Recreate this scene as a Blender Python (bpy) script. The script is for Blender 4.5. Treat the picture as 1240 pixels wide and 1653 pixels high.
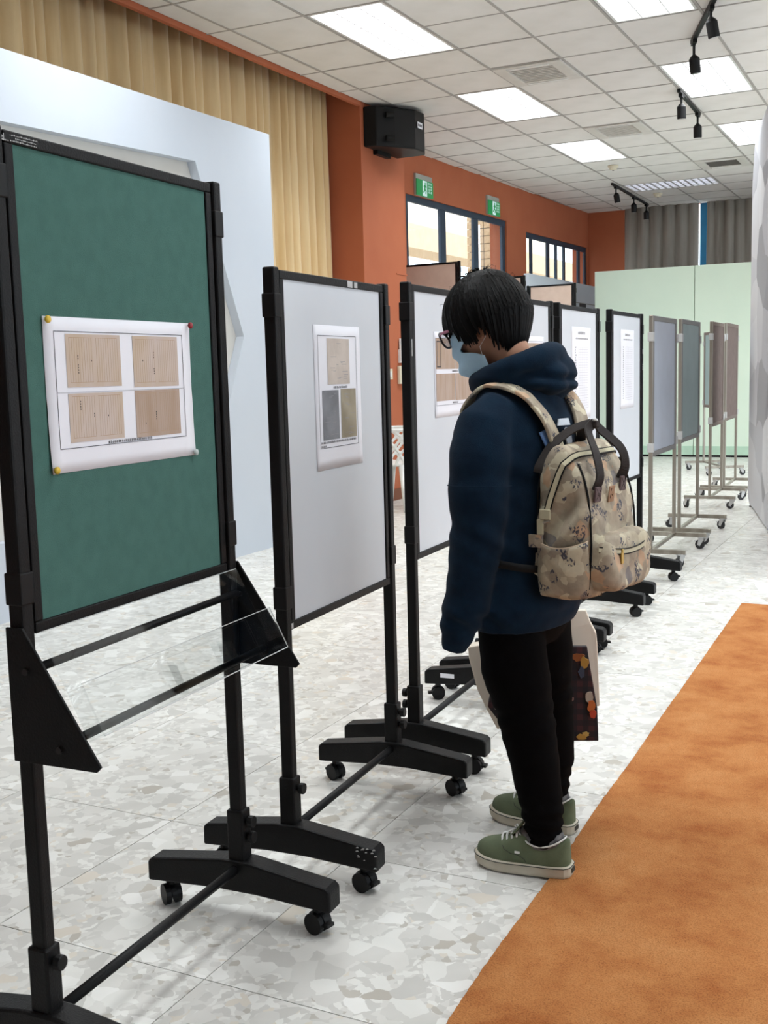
import bpy, bmesh, math, random
from mathutils import Vector, Matrix, noise
random.seed(11)
scene = bpy.context.scene
for o in list(bpy.data.objects):
    bpy.data.objects.remove(o, do_unlink=True)

# ------------------------------------------------------------------ camera
cam_d = bpy.data.cameras.new('camera')
cam = bpy.data.objects.new('camera', cam_d)
scene.collection.objects.link(cam)
cam_d.sensor_fit = 'VERTICAL'
cam_d.sensor_height = 36.0
cam_d.lens = 36.0 * 1800.0 / 1653.0
cam_d.clip_start = 0.05
cam_d.clip_end = 200
EYE = 1.35
VP = Vector(((1524 - 620) / 1800.0, (826.5 - 577) / 1800.0, -1.0)).normalized()   # room depth axis in camera space
HZ = Vector((1.0, 0.026, 0.0))
UPC = VP.cross(HZ).normalized()
if UPC.y < 0:
    UPC = -UPC
XC = VP.cross(UPC)
RM = Matrix((XC, VP, UPC))            # camera space -> room space
cam.matrix_world = Matrix.Translation((0, 0, EYE)) @ RM.to_4x4()
scene.camera = cam

# ------------------------------------------------------------------ world, exposure
world = bpy.data.worlds.new('overcast_sky')
scene.world = world
world.use_nodes = True
wb = world.node_tree.nodes['Background']
wb.inputs['Color'].default_value = (0.80, 0.90, 1.0, 1)
wb.inputs['Strength'].default_value = 4.6
scene.view_settings.view_transform = 'Standard'
scene.view_settings.look = 'None'
scene.view_settings.gamma = 1.0
scene.view_settings.use_curve_mapping = False
scene.view_settings.exposure = -0.18
TUBE = 4.0                            # luminance of the ceiling fixtures' diffusers
LAMP_W = 27.0                         # light each fixture sends down through its louver

# ------------------------------------------------------------------ helpers
COL = scene.collection

def lin(c):
    c = c / 255.0
    return c / 12.92 if c <= 0.04045 else ((c + 0.055) / 1.055) ** 2.4

def rgb(r, g, b):
    return (lin(r), lin(g), lin(b), 1.0)

def new_mat(name):
    m = bpy.data.materials.new(name)
    m.use_nodes = True
    nt = m.node_tree
    return m, nt, nt.nodes['Principled BSDF']

def N(nt, typ, **kw):
    n = nt.nodes.new(typ)
    for k, v in kw.items():
        setattr(n, k, v)
    return n

def M(name, col, rough=0.6, metal=0.0, col2=None, vscale=6.0, bump=0.0, bscale=80.0, spec=0.5, stretch=(1, 1, 1), contrast=(0.35, 0.65), detail=4.0, sheen=0.0):
    m, nt, p = new_mat(name)
    L = nt.links.new
    p.inputs['Roughness'].default_value = rough
    p.inputs['Metallic'].default_value = metal
    p.inputs['Specular IOR Level'].default_value = spec
    if sheen:
        p.inputs['Sheen Weight'].default_value = sheen
        p.inputs['Sheen Roughness'].default_value = 0.5
    tc = N(nt, 'ShaderNodeTexCoord')
    mp = N(nt, 'ShaderNodeMapping')
    mp.inputs['Scale'].default_value = stretch
    L(tc.outputs['Object'], mp.inputs['Vector'])
    if col2 is None:
        col2 = tuple(min(1, c * 0.9) for c in col[:3]) + (1,)
    nz = N(nt, 'ShaderNodeTexNoise')
    nz.inputs['Scale'].default_value = vscale
    nz.inputs['Detail'].default_value = detail
    L(mp.outputs['Vector'], nz.inputs['Vector'])
    rp = N(nt, 'ShaderNodeValToRGB')
    rp.color_ramp.elements[0].position = contrast[0]
    rp.color_ramp.elements[1].position = contrast[1]
    rp.color_ramp.elements[0].color = col
    rp.color_ramp.elements[1].color = col2
    L(nz.outputs['Fac'], rp.inputs['Fac'])
    L(rp.outputs['Color'], p.inputs['Base Color'])
    if bump:
        n2 = N(nt, 'ShaderNodeTexNoise')
        n2.inputs['Scale'].default_value = bscale
        n2.inputs['Detail'].default_value = 3
        L(mp.outputs['Vector'], n2.inputs['Vector'])
        b = N(nt, 'ShaderNodeBump')
        b.inputs['Strength'].default_value = bump
        b.inputs['Distance'].default_value = 0.01
        L(n2.outputs['Fac'], b.inputs['Height'])
        L(b.outputs['Normal'], p.inputs['Normal'])
    return m

def emis(name, col, strength, base=(0.8, 0.8, 0.8, 1)):
    m, nt, p = new_mat(name)
    p.inputs['Base Color'].default_value = base
    p.inputs['Emission Color'].default_value = col
    p.inputs['Emission Strength'].default_value = strength
    return m

def glass(name, tint=(1, 1, 1, 1), blend=0.12, rough=0.02):
    m = bpy.data.materials.new(name)
    m.use_nodes = True
    nt = m.node_tree
    nt.nodes.clear()
    out = N(nt, 'ShaderNodeOutputMaterial')
    tr = N(nt, 'ShaderNodeBsdfTransparent')
    tr.inputs['Color'].default_value = tint
    gl = N(nt, 'ShaderNodeBsdfGlossy')
    gl.inputs['Roughness'].default_value = rough
    lw = N(nt, 'ShaderNodeLayerWeight')
    lw.inputs['Blend'].default_value = blend
    mx = N(nt, 'ShaderNodeMixShader')
    nt.links.new(lw.outputs['Facing'], mx.inputs['Fac'])
    nt.links.new(tr.outputs['BSDF'], mx.inputs[1])
    nt.links.new(gl.outputs['BSDF'], mx.inputs[2])
    nt.links.new(mx.outputs['Shader'], out.inputs['Surface'])
    return m

class MB:
    """collects shapes of one part"""
    def __init__(self):
        self.v = []
        self.f = []

    def add(self, vs, fs):
        o = len(self.v)
        self.v += [tuple(p) for p in vs]
        self.f += [tuple(i + o for i in f) for f in fs]
        return self

    def box(self, lo, hi, T=None):
        x0, y0, z0 = lo
        x1, y1, z1 = hi
        vs = [Vector(p) for p in ((x0, y0, z0), (x1, y0, z0), (x1, y1, z0), (x0, y1, z0), (x0, y0, z1), (x1, y0, z1), (x1, y1, z1), (x0, y1, z1))]
        if T is not None:
            vs = [T @ p for p in vs]
        return self.add(vs, [(0, 3, 2, 1), (4, 5, 6, 7), (0, 1, 5, 4), (1, 2, 6, 5), (2, 3, 7, 6), (3, 0, 4, 7)])

    def loft(self, rings, cap=True, closed=True):
        n = len(rings[0])
        vs = [p for r in rings for p in r]
        fs = []
        for i in range(len(rings) - 1):
            for j in range(n if closed else n - 1):
                k = (j + 1) % n
                fs.append((i * n + j, i * n + k, (i + 1) * n + k, (i + 1) * n + j))
        if cap and closed:
            fs.append(tuple(reversed(range(n))))
            fs.append(tuple(range((len(rings) - 1) * n, len(rings) * n)))
        return self.add(vs, fs)

    def tube(self, pts, r, n=10, cap=True, flat=None, loop=False):
        """sweep a circle (or ellipse when flat given) along pts; r scalar or list"""
        pts = [Vector(p) for p in pts]
        k = len(pts)
        rs = r if isinstance(r, (list, tuple)) else [r] * k
        rings = []
        prev = None
        for i, p in enumerate(pts):
            if loop:
                t = pts[(i + 1) % k] - pts[i - 1]
            else:
                t = pts[min(i + 1, k - 1)] - pts[max(i - 1, 0)]
            t.normalize()
            if prev is None:
                a = Vector((0, 0, 1)) if abs(t.z) < 0.9 else Vector((1, 0, 0))
                nrm = (a - t * a.dot(t)).normalized()
            else:
                nrm = (prev - t * prev.dot(t)).normalized()
            prev = nrm
            bi = t.cross(nrm)
            rr = rs[i]
            ra, rb = rr if isinstance(rr, (list, tuple)) else (rr, rr)
            rings.append([p + nrm * (math.cos(2 * math.pi * j / n) * ra) + bi * (math.sin(2 * math.pi * j / n) * rb) for j in range(n)])
        if loop:
            rings.append(rings[0])
            return self.loft(rings, cap=False)
        return self.loft(rings, cap=cap)

    def cyl(self, p0, p1, r, n=14, r2=None):
        return self.tube([p0, p1], [r, r if r2 is None else r2], n)

    def prism(self, poly, axis, a, b):
        """poly of 2-D points extruded along axis ('x','y','z') from a to b"""
        def mk(p, t):
            if axis == 'x':
                return (t, p[0], p[1])
            if axis == 'y':
                return (p[0], t, p[1])
            return (p[0], p[1], t)
        n = len(poly)
        vs = [mk(p, a) for p in poly] + [mk(p, b) for p in poly]
        fs = [tuple(range(n)), tuple(reversed(range(n, 2 * n)))]
        for i in range(n):
            j = (i + 1) % n
            fs.append((i, i + n, j + n, j))
        return self.add(vs, fs)

    def ell(self, c, r, n=16, m=10, T=None):
        c = Vector(c)
        rings = []
        for i in range(1, m):
            t = math.pi * i / m
            ring = []
            for j in range(n):
                q = 2 * math.pi * j / n
                p = Vector((math.sin(t) * math.cos(q) * r[0], math.sin(t) * math.sin(q) * r[1], -math.cos(t) * r[2]))
                if T is not None:
                    p = T @ p
                ring.append(c + p)
            rings.append(ring)
        return self.loft(rings)

    def lathe(self, prof, n=20, c=(0, 0, 0)):
        rings = [[(c[0] + r * math.cos(2 * math.pi * j / n), c[1] + r * math.sin(2 * math.pi * j / n), c[2] + z) for j in range(n)] for r, z in prof]
        return self.loft(rings)

    def ribbon(self, pts, nrm, width, thick):
        """flat strap: pts centre line on the under side, nrm outward normals"""
        pts = [Vector(p) for p in pts]
        k = len(pts)
        rings = []
        for i, p in enumerate(pts):
            t = (pts[min(i + 1, k - 1)] - pts[max(i - 1, 0)]).normalized()
            nn = Vector(nrm[i]) if isinstance(nrm, list) else Vector(nrm)
            nn = (nn - t * nn.dot(t)).normalized()
            s = t.cross(nn)
            wd = width[i] if isinstance(width, (list, tuple)) else width
            h = wd / 2
            rings.append([p - s * h, p + s * h, p + s * h * 0.94 + nn * thick, p - s * h * 0.94 + nn * thick])
        return self.loft(rings)

    def grid(self, fn, nu, nv):
        vs = [fn(i / nu, j / nv) for j in range(nv + 1) for i in range(nu + 1)]
        fs = [(j * (nu + 1) + i, j * (nu + 1) + i + 1, (j + 1) * (nu + 1) + i + 1, (j + 1) * (nu + 1) + i) for j in range(nv) for i in range(nu)]
        return self.add(vs, fs)

    def mesh(self, name='mesh', fix=True):
        me = bpy.data.meshes.new(name)
        me.from_pydata([tuple(p) for p in self.v], [], self.f)
        if fix:
            bm = bmesh.new()
            bm.from_mesh(me)
            bmesh.ops.remove_doubles(bm, verts=bm.verts, dist=1e-6)
            bmesh.ops.recalc_face_normals(bm, faces=bm.faces)
            bm.to_mesh(me)
            bm.free()
        me.update()
        return me

    def build(self, name, mat, parent=None, loc=None, rotz=0.0, smooth=False, bevel=0.0, solid=0.0, fix=True):
        me = self.mesh(name, fix)
        return put(name, me, mat, parent, loc, rotz, smooth, bevel, solid)

def put(name, me, mat, parent=None, loc=None, rotz=0.0, smooth=False, bevel=0.0, solid=0.0):
    o = bpy.data.objects.new(name, me)
    COL.objects.link(o)
    if mat is not None and len(me.materials) == 0:
        me.materials.append(mat)
    if parent is not None:
        o.parent = parent
    if loc is not None:
        o.location = loc
    if rotz:
        o.rotation_euler = (0, 0, rotz)
    if smooth:
        for p in me.polygons:
            p.use_smooth = True
    if solid:
        s = o.modifiers.new('solid', 'SOLIDIFY')
        s.thickness = abs(solid)
        s.offset = 0.0 if solid > 0 else -1.0
    if bevel:
        b = o.modifiers.new('bevel', 'BEVEL')
        b.width = bevel
        b.segments = 2
        b.limit_method = 'ANGLE'
        b.angle_limit = math.radians(40)
    return o

def empty(name, loc=(0, 0, 0), rotz=0.0):
    o = bpy.data.objects.new(name, None)
    o.empty_display_size = 0.1
    COL.objects.link(o)
    o.location = loc
    o.rotation_euler = (0, 0, rotz)
    return o

def tag(o, label=None, cat=None, group=None, kind=None):
    if label:
        o['label'] = label
    if cat:
        o['category'] = cat
    if group:
        o['group'] = group
    if kind:
        o['kind'] = kind
    return o

def struct(o, label=None, cat=None):
    return tag(o, label, cat, None, 'structure')

def copy_tree(o, parent=None):
    c = o.copy()
    COL.objects.link(c)
    c.parent = parent
    for ch in list(o.children):
        copy_tree(ch, c)
    return c

def fuse(mb, voxel, smooth_it=6, factor=0.5):
    """one continuous skin over overlapping shapes"""
    me = mb.mesh('fuse')
    o = bpy.data.objects.new('fuse', me)
    COL.objects.link(o)
    r = o.modifiers.new('r', 'REMESH')
    r.mode = 'VOXEL'
    r.voxel_size = voxel
    if smooth_it:
        s = o.modifiers.new('s', 'SMOOTH')
        s.factor = factor
        s.iterations = smooth_it
    dg = bpy.context.evaluated_depsgraph_get()
    out = bpy.data.meshes.new_from_object(o.evaluated_get(dg))
    bpy.data.objects.remove(o, do_unlink=True)
    for p in out.polygons:
        p.use_smooth = True
    return out

def displace(me, fn):
    nr = [v.normal.copy() for v in me.vertices]
    for v, n in zip(me.vertices, nr):
        v.co += n * fn(v.co)
    me.update()

def in_view(p, m=60):
    c = RM.transposed() @ (Vector(p) - Vector((0, 0, EYE)))
    if c.z > -0.2:
        return None
    x = 620 + 1800 * c.x / -c.z
    y = 826.5 - 1800 * c.y / -c.z
    return -c.z if (-m < x < 1240 + m and -m < y < 1653 + m) else None

def text_mesh(body, size, depth=0.0004):
    cu = bpy.data.curves.new('lettering', 'FONT')
    cu.body = body
    cu.size = size
    cu.extrude = depth
    cu.resolution_u = 3
    o = bpy.data.objects.new('lettering', cu)
    COL.objects.link(o)
    dg = bpy.context.evaluated_depsgraph_get()
    me = bpy.data.meshes.new_from_object(o.evaluated_get(dg))
    bpy.data.objects.remove(o, do_unlink=True)
    return me

# ------------------------------------------------------------------ materials
def terrazzo():
    m, nt, p = new_mat('terrazzo')
    L = nt.links.new
    tc = N(nt, 'ShaderNodeTexCoord')
    oi = N(nt, 'ShaderNodeObjectInfo')
    cx = N(nt, 'ShaderNodeCombineXYZ')
    ml = N(nt, 'ShaderNodeMath', operation='MULTIPLY')
    ml.inputs[1].default_value = 91.0
    L(oi.outputs['Random'], ml.inputs[0])
    L(ml.outputs[0], cx.inputs['X'])
    L(ml.outputs[0], cx.inputs['Z'])
    ad = N(nt, 'ShaderNodeVectorMath', operation='ADD')
    L(tc.outputs['Object'], ad.inputs[0])
    L(cx.outputs[0], ad.inputs[1])
    nz = N(nt, 'ShaderNodeTexNoise')
    nz.inputs['Scale'].default_value = 16
    nz.inputs['Detail'].default_value = 3
    L(ad.outputs[0], nz.inputs['Vector'])
    sc = N(nt, 'ShaderNodeVectorMath', operation='MULTIPLY_ADD')
    sc.inputs[1].default_value = (0.05, 0.05, 0.0)
    L(nz.outputs['Color'], sc.inputs[0])
    L(ad.outputs[0], sc.inputs[2])
    cols = []
    for scale, stops in ((19.0, ((0.0, (182, 176, 166)), (0.03, (213, 205, 193)), (0.07, (198, 196, 191)), (0.25, (208, 206, 201)), (0.45, (216, 214, 209)), (0.68, (224, 223, 218)), (0.85, (232, 231, 227)))),
                         (52.0, ((0.0, (186, 181, 172)), (0.05, (215, 208, 196)), (0.10, (203, 201, 196)), (0.4, (214, 212, 207)), (0.75, (226, 225, 220))))):
        vo = N(nt, 'ShaderNodeTexVoronoi')
        vo.inputs['Scale'].default_value = scale
        L(sc.outputs[0], vo.inputs['Vector'])
        sp = N(nt, 'ShaderNodeSeparateColor')
        L(vo.outputs['Color'], sp.inputs[0])
        rp = N(nt, 'ShaderNodeValToRGB')
        rp.color_ramp.interpolation = 'CONSTANT'
        el = rp.color_ramp.elements
        while len(el) < len(stops):
            el.new(0.5)
        for e, (pos, c) in zip(el, stops):
            e.position = pos
            e.color = rgb(*c)
        L(sp.outputs['Red'], rp.inputs['Fac'])
        cols.append((rp, sp))
    gt = N(nt, 'ShaderNodeMath', operation='GREATER_THAN')
    gt.inputs[1].default_value = 0.42
    L(cols[0][1].outputs['Green'], gt.inputs[0])
    mx = N(nt, 'ShaderNodeMix', data_type='RGBA')
    L(gt.outputs[0], mx.inputs['Factor'])
    L(cols[0][0].outputs['Color'], mx.inputs['A'])
    L(cols[1][0].outputs['Color'], mx.inputs['B'])
    # cloudy wear
    n2 = N(nt, 'ShaderNodeTexNoise')
    n2.inputs['Scale'].default_value = 5
    n2.inputs['Detail'].default_value = 5
    L(ad.outputs[0], n2.inputs['Vector'])
    r2 = N(nt, 'ShaderNodeValToRGB')
    r2.color_ramp.elements[0].position = 0.3
    r2.color_ramp.elements[0].color = (0.86, 0.86, 0.85, 1)
    r2.color_ramp.elements[1].position = 0.7
    r2.color_ramp.elements[1].color = (1, 1, 1, 1)
    L(n2.outputs['Fac'], r2.inputs['Fac'])
    mm = N(nt, 'ShaderNodeMix', data_type='RGBA', blend_type='MULTIPLY')
    mm.inputs['Factor'].default_value = 1
    L(mx.outputs['Result'], mm.inputs['A'])
    L(r2.outputs['Color'], mm.inputs['B'])
    L(mm.outputs['Result'], p.inputs['Base Color'])
    p.inputs['Roughness'].default_value = 0.32
    p.inputs['Specular IOR Level'].default_value = 0.35
    return m

def carpet_mat():
    m, nt, p = new_mat('carpet')
    L = nt.links.new
    tc = N(nt, 'ShaderNodeTexCoord')
    n1 = N(nt, 'ShaderNodeTexNoise')
    n1.inputs['Scale'].default_value = 4.6
    n1.inputs['Detail'].default_value = 7
    n1.inputs['Roughness'].default_value = 0.65
    L(tc.outputs['Object'], n1.inputs['Vector'])
    r1 = N(nt, 'ShaderNodeValToRGB')
    el = r1.color_ramp.elements
    el[0].position = 0.28
    el[0].color = rgb(150, 87, 46)
    el[1].position = 0.52
    el[1].color = rgb(177, 118, 70)
    e = el.new(0.72)
    e.color = rgb(188, 133, 84)
    L(n1.outputs['Fac'], r1.inputs['Fac'])
    n2 = N(nt, 'ShaderNodeTexNoise')
    n2.inputs['Scale'].default_value = 260
    n2.inputs['Detail'].default_value = 4
    L(tc.outputs['Object'], n2.inputs['Vector'])
    r2 = N(nt, 'ShaderNodeValToRGB')
    r2.color_ramp.elements[0].position = 0.28
    r2.color_ramp.elements[0].color = (0.5, 0.45, 0.42, 1)
    r2.color_ramp.elements[1].position = 0.55
    r2.color_ramp.elements[1].color = (1, 1, 1, 1)
    L(n2.outputs['Fac'], r2.inputs['Fac'])
    mm = N(nt, 'ShaderNodeMix', data_type='RGBA', blend_type='MULTIPLY')
    mm.inputs['Factor'].default_value = 0.8
    L(r1.outputs['Color'], mm.inputs['A'])
    L(r2.outputs['Color'], mm.inputs['B'])
    L(mm.outputs['Result'], p.inputs['Base Color'])
    b = N(nt, 'ShaderNodeBump')
    b.inputs['Strength'].default_value = 0.6
    b.inputs['Distance'].default_value = 0.004
    L(n2.outputs['Fac'], b.inputs['Height'])
    L(b.outputs['Normal'], p.inputs['Normal'])
    p.inputs['Roughness'].default_value = 0.95
    p.inputs['Specular IOR Level'].default_value = 0.1
    return m

def voro_mat(name, cols, scale, rough=0.6, stretch=(1, 1, 1), distort=0.0, bump=0.0):
    m, nt, p = new_mat(name)
    L = nt.links.new
    tc = N(nt, 'ShaderNodeTexCoord')
    mp = N(nt, 'ShaderNodeMapping')
    mp.inputs['Scale'].default_value = stretch
    L(tc.outputs['Object'], mp.inputs['Vector'])
    src = mp.outputs['Vector']
    if distort:
        nz = N(nt, 'ShaderNodeTexNoise')
        nz.inputs['Scale'].default_value = scale * 0.9
        nz.inputs['Detail'].default_value = 2
        L(src, nz.inputs['Vector'])
        ma = N(nt, 'ShaderNodeVectorMath', operation='MULTIPLY_ADD')
        ma.inputs[1].default_value = (distort,) * 3
        L(nz.outputs['Color'], ma.inputs[0])
        L(src, ma.inputs[2])
        src = ma.outputs[0]
    vo = N(nt, 'ShaderNodeTexVoronoi')
    vo.inputs['Scale'].default_value = scale
    L(src, vo.inputs['Vector'])
    sp = N(nt, 'ShaderNodeSeparateColor')
    L(vo.outputs['Color'], sp.inputs[0])
    rp = N(nt, 'ShaderNodeValToRGB')
    rp.color_ramp.interpolation = 'CONSTANT'
    el = rp.color_ramp.elements
    while len(el) < len(cols):
        el.new(0.5)
    for e, (pos, c) in zip(el, cols):
        e.position = pos
        e.color = rgb(*c)
    L(sp.outputs['Red'], rp.inputs['Fac'])
    L(rp.outputs['Color'], p.inputs['Base Color'])
    p.inputs['Roughness'].default_value = rough
    return m

MT = {}
MT['floor'] = terrazzo()
MT['carpet'] = carpet_mat()
MT['grout'] = M('grout', rgb(120, 116, 108), 0.9)
MT['orange'] = M('orange_paint', rgb(181, 101, 66), 0.75, col2=rgb(175, 95, 61), vscale=2, bump=0.05, bscale=200)
MT['white_wall'] = M('white_paint', rgb(226, 228, 230), 0.8)
MT['tile'] = M('ceiling_tile', rgb(234, 231, 227), 0.9, col2=rgb(226, 223, 218), vscale=3, bump=0.15, bscale=350)
MT['tbar'] = M('ceiling_bar', rgb(176, 171, 166), 0.6)
MT['partition'] = M('partition_white', rgb(198, 204, 213), 0.6, col2=rgb(194, 201, 211), vscale=1.5)
MT['recess'] = M('recess_board', rgb(214, 212, 207), 0.8, col2=rgb(206, 203, 197), vscale=2)
MT['stain'] = M('water_stain', rgb(120, 118, 112), 0.9)
MT['gold'] = M('gold_curtain', rgb(236, 208, 160), 0.75, col2=rgb(222, 190, 138), vscale=3, stretch=(1, 4, 0.3), bump=0.2, bscale=300, sheen=0.3)
MT['greycurt'] = M('grey_curtain', rgb(170, 163, 154), 0.85, col2=rgb(154, 147, 138), vscale=3, stretch=(4, 1, 0.3), bump=0.2, bscale=300)
MT['mint'] = M('mint_paint', rgb(226, 241, 222), 0.7, col2=rgb(221, 237, 218), vscale=1.2)
MT['black'] = M('black_metal', rgb(10, 10, 11), 0.5, col2=rgb(15, 15, 16), vscale=12, bump=0.15, bscale=240, spec=0.22)
MT['blackplastic'] = M('black_plastic', rgb(14, 14, 15), 0.5, spec=0.25)
MT['chip'] = M('bare_metal_chip', rgb(190, 190, 188), 0.5, metal=0.3)
MT['steel'] = M('brushed_steel', rgb(176, 170, 160), 0.35, metal=0.85, col2=rgb(150, 143, 132), vscale=20, stretch=(1, 1, 0.1))
MT['greyframe'] = M('grey_frame', rgb(128, 126, 124), 0.5)
MT['clip'] = M('plastic_clip', rgb(190, 190, 190), 0.4)
MT['greenboard'] = M('green_felt', rgb(78, 114, 106), 0.95, col2=rgb(74, 109, 101), vscale=30, bump=0.3, bscale=500, spec=0.1)
MT['whiteboard'] = M('white_board', rgb(212, 216, 221), 0.5, col2=rgb(205, 209, 215), vscale=2.2, spec=0.3)
MT['greyboard'] = M('grey_board', rgb(180, 187, 200), 0.5, col2=rgb(172, 178, 190), vscale=3)
MT['tealboard'] = M('teal_board', rgb(150, 168, 168), 0.5, col2=rgb(142, 160, 160), vscale=4)
MT['brownboard'] = M('brown_board', rgb(112, 96, 91), 0.9, col2=rgb(103, 88, 84), vscale=14, bump=0.2, bscale=300)
MT['tanboard'] = M('tan_board', rgb(204, 180, 164), 0.9, col2=rgb(197, 172, 156), vscale=8)
MT['paper'] = M('paper', rgb(238, 238, 244), 0.7, col2=rgb(233, 233, 240), vscale=3)
MT['ink'] = M('ink', rgb(52, 50, 56), 0.8)
MT['greyink'] = M('grey_ink', rgb(150, 148, 152), 0.8)
MT['faint'] = M('faint_ink', rgb(200, 196, 202), 0.8)
MT['oldpage'] = M('old_page', rgb(200, 184, 175), 0.85, col2=rgb(194, 174, 154), vscale=9, stretch=(1, 2.5, 0.6))
MT['oldpage2'] = M('old_page_brown', rgb(182, 162, 149), 0.85, col2=rgb(170, 146, 126), vscale=9, stretch=(1, 2.5, 0.6))
MT['pageline'] = M('page_rule', rgb(180, 150, 122), 0.85)
MT['draft'] = M('faded_sheet', rgb(206, 194, 184), 0.85, col2=rgb(188, 176, 166), vscale=14)
MT['bluepage'] = M('blue_grey_page', rgb(138, 140, 146), 0.8, col2=rgb(116, 117, 122), vscale=12)
MT['olivepage'] = M('olive_page', rgb(166, 156, 136), 0.8, col2=rgb(142, 132, 112), vscale=12)
MT['yellow'] = M('yellow_pin', rgb(226, 190, 60), 0.4)
MT['red'] = M('red_pin', rgb(150, 30, 40), 0.4)
MT['clearpin'] = M('pale_pin', rgb(200, 210, 208), 0.3)
MT['acrylic'] = glass('clear_acrylic', (0.975, 0.98, 0.98, 1), 0.05)
MT['acrylic_edge'] = M('acrylic_edge', rgb(196, 200, 200), 0.2)
MT['pane'] = glass('window_glass', (0.97, 0.98, 0.98, 1))
MT['navyframe'] = M('navy_frame', rgb(38, 56, 74), 0.45, col2=rgb(44, 62, 80), vscale=5)
MT['blueframe'] = M('blue_frame', rgb(40, 130, 180), 0.45)
MT['signgreen'] = emis('sign_green', rgb(30, 140, 76), 0.5, rgb(30, 120, 66))
MT['signwhite'] = emis('sign_white', rgb(200, 232, 232), 0.5, rgb(200, 220, 220))
MT['lens'] = M('lamp_lens', rgb(200, 200, 196), 0.3)
MT['signgrey'] = M('sign_housing', rgb(172, 172, 165), 0.5)
MT['white_plastic'] = M('white_plastic', rgb(236, 236, 234), 0.35)
MT['cream_plastic'] = M('cream_plastic', rgb(222, 212, 188), 0.45)
MT['darkscrew'] = M('dark_screw', rgb(38, 34, 34), 0.4, metal=0.5)
MT['screen'] = M('lcd', rgb(70, 78, 76), 0.3)
MT['diffuser'] = emis('lamp_diffuser', (0.95, 0.98, 1.0, 1), TUBE)
MT['diffuser_dim'] = emis('lamp_diffuser_low', (0.82, 0.86, 1.0, 1), 1.1)
MT['louver'] = M('louver', rgb(232, 232, 234), 0.3, metal=0.2)
MT['facade'] = M('cream_facade', rgb(238, 226, 206), 0.9)
MT['brick'] = M('tan_brick', rgb(214, 186, 150), 0.9, col2=rgb(198, 168, 130), vscale=20)
MT['ground'] = M('paving', rgb(190, 184, 174), 0.9)
MT['polygrey'] = voro_mat('facet_print', ((0, (150, 152, 158)), (0.14, (192, 194, 200)), (0.4, (204, 206, 211)), (0.6, (176, 178, 185)), (0.78, (212, 214, 219)), (0.92, (140, 142, 149))), 2.0, 0.55, (1, 0.85, 1.15), 0.0)
# ------------------------------------------------------------------ room
ZC = 3.95
X0R, X1R, Y0R, Y1R = -6.1, 5.6, -3.2, 19.25

# floor: slab + single terrazzo tiles
floor = MB().box((X0R, Y0R, -0.2), (X1R, Y1R + 0.1, -0.012)).build('floor', MT['grout'])
struct(floor, 'pale terrazzo tile floor with large grey and tan chips', 'floor')
TX, TY = 0.627, 0.706
g = 0.0012
tile_me = MB().box((g, g, -0.012), (TX - g, TY - g, 0)).mesh('floor_tile')
tile_me.materials.append(MT['floor'])
cells = []
for i in range(-8, 12):
    for j in range(-8, 26):
        x, y = -1.449 + TX * i, 1.923 + TY * j
        if x < X0R - TX or x + TX > X1R + TX or y < Y0R - TY or y > Y1R:
            continue
        d = in_view((x + TX / 2, y + TY / 2, 0), 260)
        cells.append((d if d else 1e6, x, y))
cells.sort()
rest = MB()
for k, (d, x, y) in enumerate(cells):
    if k < 260 and d < 1e5:
        o = put('floor_tile', tile_me, None, floor, (x, y, 0))
    else:
        rest.box((x + g, y + g, -0.012), (x + TX - g, y + TY - g, 0))
tag(rest.build('floor_tiles_beyond', MT['floor'], floor, fix=False), kind='stuff')

# left wall: straight run behind the curtain, pillar, window wall
wl = MB().box((-6.0, Y0R, 0), (-5.85, 10.0, 4.4)).build('wall_left', MT['orange'])
struct(wl, 'orange painted wall behind the gold curtain', 'wall')
pil = MB().box((-6.0, 9.97, 0), (-5.15, 10.95, 4.4)).build('trim_1', MT['orange'], bevel=0.006)
struct(pil, 'orange painted pillar between curtain and glazed doors', 'pillar')
MB().box((-5.149, 9.975, 0.0), (-5.137, 10.955, 0.12)).build('baseboard', M('brown_base', rgb(122, 70, 46), 0.6), pil)
MB().box((-5.152, 10.70, 2.36), (-5.144, 10.955, 2.372)).build('cable_trunking', MT['orange'], pil)
WA = -0.0368
ww = MB()
WT = -0.26
for lo, hi in (((WT, 0, 0), (0, 1.36, 4.4)), ((WT, 1.36, 3.45), (0, 4.49, 4.4)), ((WT, 4.49, 0), (0, 5.25, 4.4)), ((WT, 5.25, 3.37), (0, 8.09, 4.4)), ((WT, 5.25, 0), (0, 8.09, 1.0)), ((WT, 8.09, 0), (0, 8.3, 4.4))):
    ww.box(lo, hi)
wwall = ww.build('wall_left_window', MT['orange'], None, (-5.83, 10.95, 0), WA)
struct(wwall, 'orange painted wall with dark framed windows', 'wall')

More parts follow.
